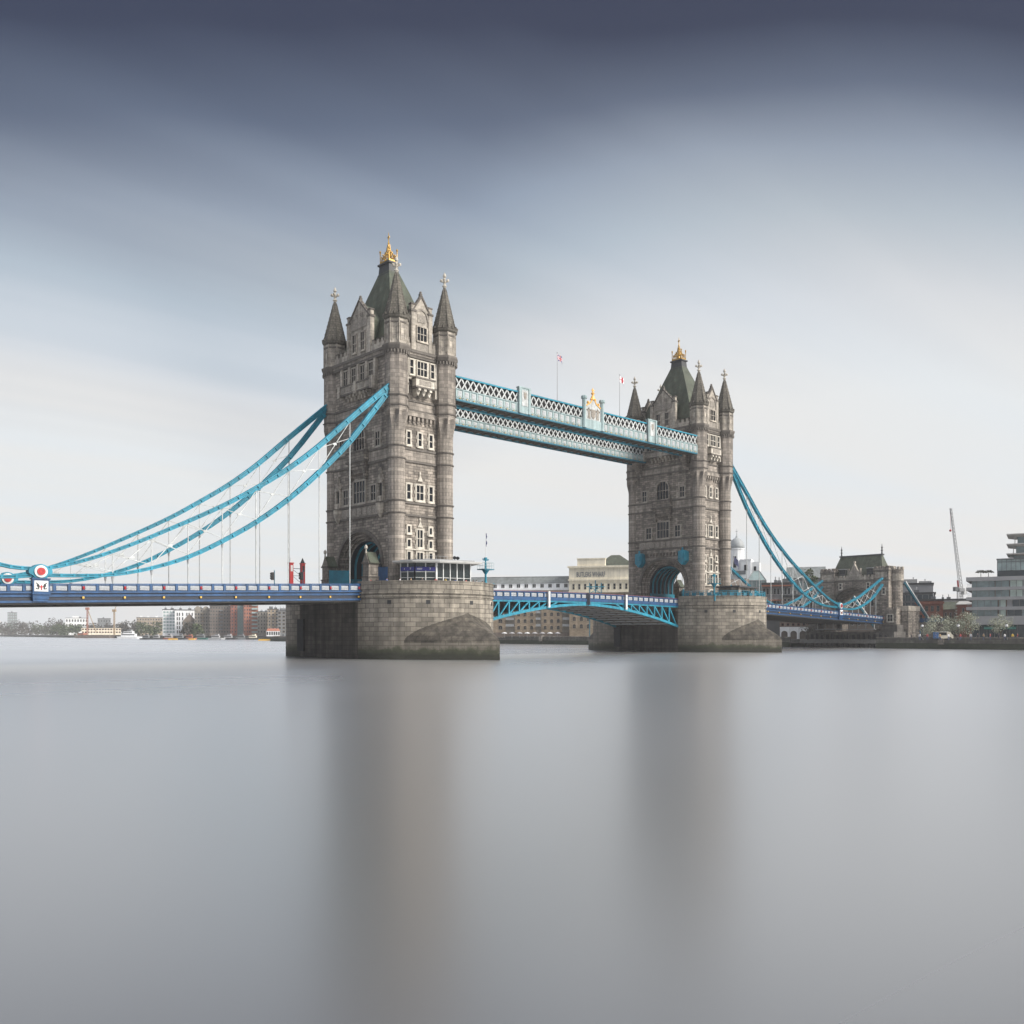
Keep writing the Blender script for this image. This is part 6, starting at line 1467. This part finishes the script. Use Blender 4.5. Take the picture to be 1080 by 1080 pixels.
def hotel():
    dist = 262; p = bearing(1019, dist, 2.4); rz = FACE - 0.53; S = dist / 971.19 * 0.89; zz = lambda y: z_of(y, dist) - 2.4
    t = thing('hotel', 'grey banded modern hotel with long glazed floors and a stepped glass top', 'hotel', p, rz)
    W_ = 42.0
    core = MB(); core.box(5.6 * S + .3, W_, 1.5, 18, 0, zz(609)); core.build('wall', 'grey_clad', t)
    for i, (ya, yb) in enumerate(((609, 613.2), (619.8, 623.0), (630, 633.2), (640.3, 643.6), (650, 659))):
        b = MB(); x0 = 0 if i < 4 else 5.5 * S; b.box(x0, W_, -0.3, 18, zz(yb), zz(ya)); b.build('floor_band', 'grey_stone', t)
    rows = [(613.2, 619.8), (623.0, 630), (633.2, 640.3), (643.6, 650)]
    for r, (ya, yb) in enumerate(rows):
        z0, z1 = zz(yb) + .02, zz(ya) - .02; x = 6.0 * S
        segs = [(5, 'g'), (13, 'g'), (6, 'g'), (0.8, 'w'), (6, 'd'), (8, 'd'), (0.8, 'w'), (6.5, 'm'), (6.5, 'm'), (0.6, 'w'), (7, 'm'), (8, 'd'), (8, 'g'), (8, 'm'), (0.8, 'w'), (8, 'g'), (8, 'd'), (8, 'd'), (8, 'm')] if r < 2 else [(6, 'g'), (7, 'g'), (7, 'd'), (7, 'd'), (1.2, 'w'), (1.2, 'm'), (6, 'm'), (1, 'w'), (6 if r == 2 else 0.5, 's'), (7, 'k'), (8, 'k'), (8, 'd'), (1, 'w'), (8, 'g'), (8, 'm'), (8, 'k'), (8, 'g'), (8, 'd')]
        for n_, k in segs:
            L_ = n_ * S; mt = {'g': 'green_glass', 'd': 'green_glass', 'm': 'mint_blind', 'w': 'wood_trim', 's': 'grey_stone', 'k': 'dark_glass_wall'}[k]
            if x + L_ > W_ - .1: break
            b = MB(); b.box(x + .05, x + L_ - .05, 0.6, 1.5, z0, z1)
            if k in 'gdmk': b.mi = 1; b.box(x - .06, x + .05, 0.4, 1.5, z0, z1); b.mi = 0
            b.build('window' if k in 'gdmk' else 'wall_pier', [mt, 'grey_clad'], t); x += L_
        ba = MB(); 
        for q in range(5): ba.tube((0.3 + q * 0.3, 0.2, z0), (0.3 + q * 0.3, 0.2, z0 + 1.0), 0.03, 4)
        ba.bar((0.2, 0.2, z0 + 1.0), (1.6, 0.2, z0 + 1.0), 0.06); ba.build('balcony_rail', 'grey_metal', t)
    g = MB(); g.box(5.5 * S, W_, 1.2, 1.5, 0.3, zz(659)); g.mi = 1
    for i in range(22): g.box(5.5 * S + i * 1.9, 5.5 * S + i * 1.9 + .16, 1.0, 1.2, 0, zz(659))
    g.build('shopfront', ['dark_glass_wall', 'grey_clad'], t)
    for x in (4.5, 16.0, 27):
        a = MB(); a.add([(x, -1.2, 3.0), (x + 8, -1.2, 3.0), (x + 8, 1.1, 4.0), (x, 1.1, 4.0), (x, -1.2, 2.8), (x + 8, -1.2, 2.8)], [(0, 1, 2, 3), (4, 5, 1, 0)]); a.build('awning', 'awning_green', t)
    # terrace, glass storey, and the overhanging top slabs
    tp = MB(); tp.box(32.0 * S, W_, 3, 16, zz(609), zz(602.5)); tp.build('terrace_storey', 'dark_glass_wall', t)
    gl = MB(); gl.box(32.0 * S, W_, 2.0, 16, zz(602.5), zz(591)); gl.mi = 1; gl.box(31.4 * S, W_, 1.6, 16.2, zz(591.2), zz(590))
    for i in range(16): gl.box(32 * S + i * 1.15, 32 * S + i * 1.15 + .14, 1.85, 2.0, zz(602.5), zz(591))
    gl.box(32 * S, W_, 1.84, 2.0, zz(593.8), zz(593.2)); gl.build('glass_storey', ['pale_glass', 'grey_clad'], t)
    for ya, yb in ((565, 568.0), (575.2, 578.0), (585.2, 587.2)):
        s = MB(); x0 = 42 * S; s.add([(x0, 0.5, zz(ya) - .25), (W_, 0.5, zz(ya) - .25), (W_, 14, zz(ya) - .25), (x0, 14, zz(ya) - .25), (x0 + 3.2, 2.5, zz(yb)), (W_, 2.5, zz(yb)), (W_, 13, zz(yb)), (x0 + 3.2, 13, zz(yb))], [(0, 1, 5, 4), (4, 5, 6, 7), (0, 4, 7, 3)]); s.box(x0, W_, 0.5, 14, zz(ya) - .25, zz(ya)); s.build('roof_slab', 'slab_pale', t)
    for ya, yb, x in ((568, 575.2, 53), (578, 585.2, 51.5), (587.2, 590, 49)):
        b = MB(); b.box(x * S, W_, 3.0, 12, zz(yb), zz(ya)); b.mi = 1; b.box((x - 3) * S, (x - 2.2) * S, 2.6, 3.0, zz(yb), zz(ya)); b.build('top_glazing', ['green_glass', 'slab_pale'], t)
    # terrace umbrella shapes are clipped trees in planters
    for px, s, lab in ((1034.5, 2.9, 'left'), (1042.5, 2.8, 'right')):
        pos = bearing(px, 266, 2.4 + zz(609))
        tr = thing('clipped_tree', f'small umbrella clipped tree on the hotel terrace, {lab} one of two', 'tree', pos, group='clipped trees on the hotel terrace'); m = MB(); m.tube((0, 0, -0.05), (0, 0, 1.5), 0.08, 6); m.build('trunk', 'bark', tr)
        m = MB()
        for i in range(260):
            a, q = random.uniform(0, 2 * PI), math.sqrt(random.random()) * s / 2; leafq(m, (q * math.cos(a), q * math.sin(a), 1.55 + 0.85 * math.sqrt(max(0, 1 - (2 * q / s) ** 2)) * random.uniform(0.2, 1)), 0.16)
        m.build('crown', 'leaf_olive', tr)
M['wood_trim'] = mat('warm_wood_trim', (0.22, 0.14, 0.10), 0.7); M['slab_pale'] = mat('pale_concrete', (0.48, 0.46, 0.44), 0.8, var=0.08)

# ================================================================== trees
M['bark'] = mat('bark', (0.07, 0.055, 0.042), 0.9, var=0.3)
def leaf_mat(name, c1, c2):
    m, N, L, P = new_mat(name); P.inputs['Roughness'].default_value = 0.7
    g = N.new('ShaderNodeNewGeometry'); r = N.new('ShaderNodeMix'); r.data_type = 'RGBA'; L.new(g.outputs['Random Per Island'], r.inputs[0]); r.inputs[6].default_value = (*c1, 1); r.inputs[7].default_value = (*c2, 1)
    L.new(r.outputs[2], P.inputs['Base Color']); return m
M['leaf_blossom'] = leaf_mat('pale_blossom_leaves', (0.20, 0.22, 0.15), (0.40, 0.41, 0.33)); M['leaf_olive'] = leaf_mat('olive_leaves', (0.07, 0.075, 0.05), (0.12, 0.11, 0.08)); M['leaf_green'] = leaf_mat('spring_leaves', (0.035, 0.055, 0.02), (0.08, 0.105, 0.04)); M['leaf_brown'] = leaf_mat('bare_twig_brown', (0.045, 0.04, 0.03), (0.08, 0.07, 0.053))
def leafq(m, c, s):
    n = Vector((random.gauss(0, 1), random.gauss(0, 1), random.gauss(0, 1))).normalized(); u = n.orthogonal().normalized(); v = n.cross(u); c = Vector(c); k = random.uniform(0.6, 1.3) * s
    m.add([tuple(c + u * k), tuple(c + v * k * 0.7), tuple(c - u * k), tuple(c - v * k * 0.7)], [(0, 1, 2, 3)])
def tree(loc, h, r, leaf, n, label, group, ls=0.28, name='tree', trunk=0.28):
    t = thing(name, label, 'tree', loc, random.uniform(0, 6), group)
    b = MB(); b.tube((0, 0, -0.3), (0, 0, h * 0.35), h * 0.022 + .05, 7, h * 0.014 + .03); clumps = []
    for i in range(9):
        a = 2.4 * i; q = r * random.uniform(0.3, 0.8); z = h * random.uniform(trunk + .12, 0.86); e = (q * math.cos(a), q * math.sin(a), z)
        b.tube((0, 0, h * random.uniform(0.2, 0.38)), e, h * 0.012 + .02, 5, 0.02); clumps.append((Vector(e), r * random.uniform(0.32, 0.52)))
    clumps.append((Vector((0, 0, h * 0.86)), r * 0.4)); b.build('trunk', 'bark', t)
    m = MB()
    for i in range(n):
        c, cr = random.choice(clumps); d = Vector((random.gauss(0, 1), random.gauss(0, 1), random.gauss(0, 1))).normalized() * cr * random.random() ** 0.4
        p = c + d; p.z = max(p.z, h * trunk); leafq(m, p, ls)
    m.build('crown', leaf, t); return t
hotel()
GB = 'blossoming trees along the promenade'
for px, dist, h, r, lab in ((986.5, 232, 6.4, 3.9, 'round pale blossoming tree before the red brick house'), (1009, 236, 5.6, 3.3, 'pale blossoming tree left of its taller twin at the hotel corner'), (1021, 234, 6.9, 3.3, 'taller pale blossoming tree at the left corner of the hotel'), (1055.5, 233, 6.4, 2.9, 'pale blossoming tree standing alone before the hotel shopfront')):
    tree(bearing(px, dist + 10, 2.4), h * 1.05, r * 1.05, 'leaf_blossom', 1500, lab, GB, 0.155, 'blossom_tree', 0.22)
tree(bearing(854.5, 288, 2.4), 24.5, 2.6, 'leaf_green', 420, 'slim fresh green tree in front of the grey gabled hall', None, 0.3, 'birch_tree', 0.5)
tree(bearing(852, 276, 2.4), 6, 2.4, 'leaf_brown', 300, 'small bare brown tree by the white colonnade', None, 0.16)
FT = [(-2, 1330, 16, 13, 'leaf_brown', 'hazy brown tree at the far left edge'), (9, 1500, 15, 16, 'leaf_green', 'hazy tree under the leftmost square tower'), (20, 1360, 18, 15, 'leaf_brown', 'hazy brown tree right of the square tower'), (32, 1400, 17, 15, 'leaf_brown', 'broad hazy tree below the arms pedestal'), (44, 1320, 13, 14, 'leaf_green', 'low green tree right of the pedestal'), (55, 1300, 21, 15, 'leaf_brown', 'tallest rounded brown tree on the far bank'), (63, 1280, 19, 12, 'leaf_brown', 'second tall brown tree on the far bank, beside the tallest'), (60, 1120, 11, 12, 'leaf_green', 'green bush below the tallest far tree'), (72, 1080, 11, 12, 'leaf_green', 'bright green tree left of the red crane'), (80, 1060, 10, 9, 'leaf_green', 'small green tree next to the red crane'), (100, 1150, 12, 12, 'leaf_brown', 'dull tree between the two cranes'), (113, 1180, 13, 11, 'leaf_brown', 'dull tree behind the yellow crane'), (130, 1050, 13, 10, 'leaf_brown', 'dull tree above the white ship'), (140, 1040, 15, 11, 'leaf_brown', 'dull tree right of the white ship'), (151, 930, 11, 11, 'leaf_green', 'green tree below the hazy long flats'), (163, 900, 11, 10, 'leaf_green', 'green tree left of the pale green block'), (206, 715, 8, 6, 'leaf_green', 'green shrub at the foot of the brown flats'), (197, 715, 9, 5, 'leaf_brown', 'brown shrub below the white striped block')]
for px, dist, h, r, leaf, lab in FT: tree(bearing(px, dist, 2.4), h * 1.1, r, leaf, 520, lab, 'trees on the far left bank', 1.0, 'tree', 0.08)
# the wood behind them reads as one mass
m = MB()
for i in range(3200):
    px = random.uniform(-60, 175); dist = random.uniform(1350, 1650) if px < 90 else random.uniform(1200, 1400); p = bearing(px, dist, 2.4); top = 11 + 3 * math.sin(px * 0.35) + 2.5 * math.sin(px * 0.9 + 1)
    p.z = 2.4 + random.random() ** 0.7 * top; leafq(m, p, 2.0)
tag(m.build('distant_wood', 'leaf_brown'), 'hazy band of woodland along the far left bank', 'woodland', kind='stuff')

# ================================================================== cranes, boats, street things
def derrick(px, dist, h, label, c1, jib):
    t = thing('crane', label, 'crane', bearing(px, dist, 2.4), FACE)
    m = MB(); b0 = 0.55
    for sx in (-b0, b0):
        for sy in (-b0, b0): m.bar((sx, sy, 0), (sx, sy, h), 0.25)
    k = 10
    for i in range(k):
        z0, z1 = h * i / k, h * (i + 1) / k; m.bar((-b0, -b0, z0), (b0, -b0, z1), 0.22); m.bar((b0, b0, z0), (-b0, b0, z1), 0.22)
    m.build('mast', c1, t)
    c = MB(); c.box(-1.6, 1.6, -1.3, 1.3, h, h + 2.4); c.build('cab', c1, t)
    j = MB(); j.bar((0, 0, h + 1), jib, 0.5); j.build('jib', 'coat_tan', t); return t
derrick(92.2, 930, 26, 'red lattice crane with a yellow jib on the far left bank', 'terracotta', (10.0, -2, 3))
t = derrick(120.5, 930, 24, 'pale yellow crane with raised jib on the far left bank', 'coat_tan', (3.5, 0, 34))
# tall luffing crane on the right
t = thing('tower_crane', 'tall white luffing crane leaning over the right bank roofs', 'crane', bearing(1012.5, 345, 2.4), FACE)
S = 345 / 971.19; zz = lambda y: z_of(y, 345) - 2.4
m = MB()
for sx in (-.7, .7):
    for sy in (-.7, .7): m.bar((sx, sy, 0), (sx, sy, zz(622)), 0.25)
for i in range(9): z0, z1 = zz(622) * i / 9, zz(622) * (i + 1) / 9; m.bar((-.7, -.7, z0), (.7, -.7, z1), .14); m.bar((.7, -.7, z0), (-.7, -.7, z1), .14)
m.build('mast', 'grey_metal', t)
m = MB(); A = Vector((0.5, 0, zz(621))); B = Vector((-9.6 * S, 0, zz(536)))
d = (B - A).normalized(); sd_ = Vector((0, 1, 0)).cross(d)
for o in (sd_ * 0.6, sd_ * -0.6 + Vector((0, .5, 0)), sd_ * -0.6 - Vector((0, .5, 0))): m.bar(A + o, B + o * 0.5, 0.16)
for i in range(22):
    p, q = A.lerp(B, i / 22), A.lerp(B, (i + 1) / 22); s = 1 - .4 * i / 22; m.bar(p + sd_ * .6 * s, q - sd_ * .6 * s + Vector((0, -.7 * s, 0)), .13); m.bar(p - sd_ * .6 * s + Vector((0, -.7 * s, 0)), q + sd_ * .6 * s, .13)
m.build('jib', 'grey_metal', t)
m = MB(); m.box(-6.2 * S, -2.5 * S, -1, 1, zz(623.5), zz(619)); m.build('counterweight', 'grey_clad', t); m = MB(); m.box(-2 * S, 3.4 * S, -1.2, 1.2, zz(624), zz(620.5)); m.mi = 1; m.bar((-.6, 0, zz(620)), (-.9, 0, zz(612)), 0.5); m.build('slewing_deck', ['grey_metal', 'red'], t); m = MB(); m.box(3.0 * S, 6.2 * S, -1, 1, zz(627), zz(622)); m.build('cab', 'white', t)
m = MB(); m.bar((-9.6 * S, 0, zz(536)), (-10.2 * S, 0, zz(559)), 0.06); m.ball((-10.2 * S, 0, zz(559.6)), 0.45, 8, 5); m.build('hook_block', 'red', t)

def boat(px, dist, L_, label, hullc, cabins, group='moored boats on the left bank', rz=0.0, name='boat'):
    t = thing(name, label, 'boat', bearing(px, dist, 0), FACE + rz, group); w = L_ * 0.12 + 0.6; hgt = L_ * 0.06 + 0.5
    P = [(-L_ / 2, -w), (L_ * .3, -w), (L_ / 2, 0), (L_ * .3, w), (-L_ / 2, w)]
    m = MB(); m.prism([(x * .92, y * .8) for x, y in P], -0.3, hgt, P); m.build('hull', hullc, t)
    for i, (x0, x1, z0, z1, c) in enumerate(cabins):
        m = MB(); m.box(x0 * L_, x1 * L_, -w * .7, w * .7, hgt + z0, hgt + z1); m.mi = 1; m.box(x0 * L_ + .2, x1 * L_ - .2, -w * .7 - .06, -w * .7, hgt + z0 + (z1 - z0) * .45, hgt + z0 + (z1 - z0) * .8); m.build('cabin', [c, 'glass'], t)
    m = MB(); m.tube((cabins[0][0] * L_ + 1, 0, hgt), (cabins[0][0] * L_ + 1, 0, hgt + L_ * .22), 0.07, 5); m.build('mast', 'grey_metal', t); return t
boat(138, 800, 22, 'white passenger ship with stacked decks below the far trees', 'white_render', [(-.35, .2, 0, 2.4, 'white_render'), (-.25, .1, 2.4, 4.4, 'white_render'), (-.1, .05, 4.4, 6.0, 'grey_metal')], None, name='passenger_ship')
boat(104, 900, 44, 'long dark barge carrying the site sheds under the cranes', 'dark_brick', [(-.42, -.3, 0, 1.8, 'terracotta')], None, name='barge')
for i, (px, L_, c, cc, lab) in enumerate(((155, 12, 'black', 'grey_clad', 'dark low boat right of the white ship'), (166, 11, 'black', 'grey_stone', 'dark boat with pale wheelhouse left of the yellow floats'), (179, 14, 'red_brick', 'grey_stone', 'red hulled boat below the pale green block'), (191, 12, 'black', 'grey_clad', 'black barge below the striped white block'), (201, 12, 'terracotta', 'red_brick', 'boat with a dull red cabin below the brown flats'), (213, 16, 'awning_green', 'grey_clad', 'green hulled houseboat below the brown flats'), (229, 15, 'grey_metal', 'grey_stone', 'pale motor boat below the widest dark flats'), (242, 15, 'black', 'grey_stone', 'black boat with a pale cabin below the narrow red tower'), (255, 16, 'grey_clad', 'grey_clad', 'grey boat below the teal glazed block'), (268, 14, 'black', 'cream_render', 'black boat with a cream cabin below the terracotta tower'), (299, 9, 'grey_stone', 'grey_clad', 'pale cruiser at the foot of the near pier'))):
    boat(px, 655 + 6 * (i % 3), L_ * .8, lab, c, [(-.3, .15, 0, 1.7, cc), (-.1, .1, 1.7, 2.8, cc)])
for px, dist, L_, lab in ((182.5, 620, 6.5, 'yellow float, leftmost of the three'), (202.5, 620, 4.4, 'small yellow float, middle of the three'), (279.5, 545, 8.0, 'largest yellow float, nearest the pier')):
    t = thing('mooring_float', lab, 'buoy', bearing(px, dist, 0), FACE, 'yellow mooring floats'); m = MB(); m.prism([(-L_ / 2, -1), (L_ / 2, -1), (L_ / 2, 1), (-L_ / 2, 1)], -0.2, 0.95, [(-L_ / 2 + .6, -.8), (L_ / 2 - .6, -.8), (L_ / 2 - .6, .8), (-L_ / 2 + .6, .8)]); m.build('float', 'yellow', t)
    m = MB()
    for s in (-1, 1): m.tube((s * L_ * .3, 0, 0.95), (s * L_ * .3, 0, 1.25), 0.15, 6)
    m.build('bollard', 'black', t)

for px, dist, lab in ((972.5, 236, 'promenade lamp beside the archway, leftmost of three'), (1010.5, 230, 'promenade lamp before the twin blossoming trees'), (1061.5, 226, 'promenade lamp right of the lone blossoming tree')):
    t = thing('street_lamp', lab, 'lamp', bearing(px, dist, 2.4), 0, 'lamps along the right promenade'); m = MB(); m.lathe([(0.35, 0), (0.3, .5), (0.12, .7), (0.09, 3.2), (0.2, 3.3)], 8); m.build('post', 'black', t); m = MB(); m.ball((0, 0, 3.62), 0.36, 10, 6); m.build('globe', 'white', t); m = MB(); m.lathe([(0.2, 3.9), (0.3, 3.98), (0.05, 4.2)], 8); m.build('cap', 'black', t)
M['stone_paint'] = mat('stone_paint', (0.42, 0.39, 0.32), 0.5, var=0.1)
t = thing('van', 'cream kiosk van with a raised side hatch on the promenade', 'van', bearing(994.5, 236, 2.4), FACE)
m = MB(); m.slab_xz([(-2.1, 0.4), (2.2, 0.4), (2.2, 1.2), (1.7, 1.6), (1.4, 2.1), (-2.1, 2.1)], -1, 1); m.build('body', 'stone_paint', t); m = MB(); m.box(-1.5, 0.5, -1.04, -1.0, 1.2, 1.9); m.build('hatch', 'glass', t); m = MB(); m.bar((-1.6, -1.35, 2.1), (0.6, -1.35, 2.1), 0.7, 0.06); m.build('awning', 'walk_white', t)
for x in (-1.3, 1.4): m = MB(); m.tube((x, -1.05, 0.38), (x, 1.05, 0.38), 0.38, 12); m.build('wheel', 'black', t)
t = thing('kiosk_sign', 'blue sign board beside the cream kiosk van', 'sign', bearing(987, 234, 2.4), FACE); m = MB(); m.box(-.7, .7, -.06, .06, 0.4, 2.0); m.build('board', 'blue', t)
qtxt = ['by the archway sign', 'left of the leftmost blossoming tree', 'under the round blossoming tree', 'left of the kiosk van', 'at the kiosk van hatch', 'right of the kiosk van', 'beside the middle promenade lamp', 'under the twin blossoming trees', 'right of the twin trees', 'below the first green awning', 'left of the lone blossoming tree', 'under the lone blossoming tree', 'between the lone tree and the right lamp', 'just right of the right lamp', 'below the last green awning', 'at the right edge of the picture']
for i in range(16):
    px = 963 + i * 7.4 + random.uniform(-2, 2); k = [1, 3, 0, 4, 2, 3, 1, 0, 3, 1, 2, 0, 1, 3, 5, 0][i]
    put_person(k, bearing(px, random.uniform(226, 232), 2.4), random.uniform(0, 6), f'person in a {PEEP[k][0]} {qtxt[i]}', 'people strolling on the right promenade')
# terrace parasols before the warehouse
for i, px in enumerate((532, 540, 548, 556, 564, 572, 580, 588)):
    t = thing('parasol', f'white terrace parasol before the warehouse, {("first second third fourth fifth sixth seventh eighth").split()[i]} from the near pier', 'parasol', bearing(px, 348, 2.4), 0, 'parasols on the warehouse quay'); m = MB(); m.tube((0, 0, 0), (0, 0, 2.0), 0.05, 6); m.build('pole', 'grey_metal', t); m = MB(); m.lathe([(1.1, 1.75), (1.05, 1.85), (0.6, 2.1), (0.05, 2.3)], 8); m.build('canopy', 'grey_stone' if i % 3 else 'white', t)
qp = MB()
# ================================================================== air
m = MB(); m.box(-2450, 2450, -760, 2450, -1.6, 82); hz = m.build('haze', 'white'); hm = bpy.data.materials.new('haze'); hm.use_nodes = True; N = hm.node_tree.nodes; N.clear(); o = N.new('ShaderNodeOutputMaterial'); v = N.new('ShaderNodeVolumePrincipled'); v.inputs['Color'].default_value = (0.98, 0.985, 1.0, 1); v.inputs['Density'].default_value = 0.00017; v.inputs['Anisotropy'].default_value = 0.2
hm.node_tree.links.new(v.outputs[0], o.inputs['Volume']); hz.data.materials[0] = hm; hz['kind'] = 'stuff'; hz['label'] = 'thin pale haze over the river'
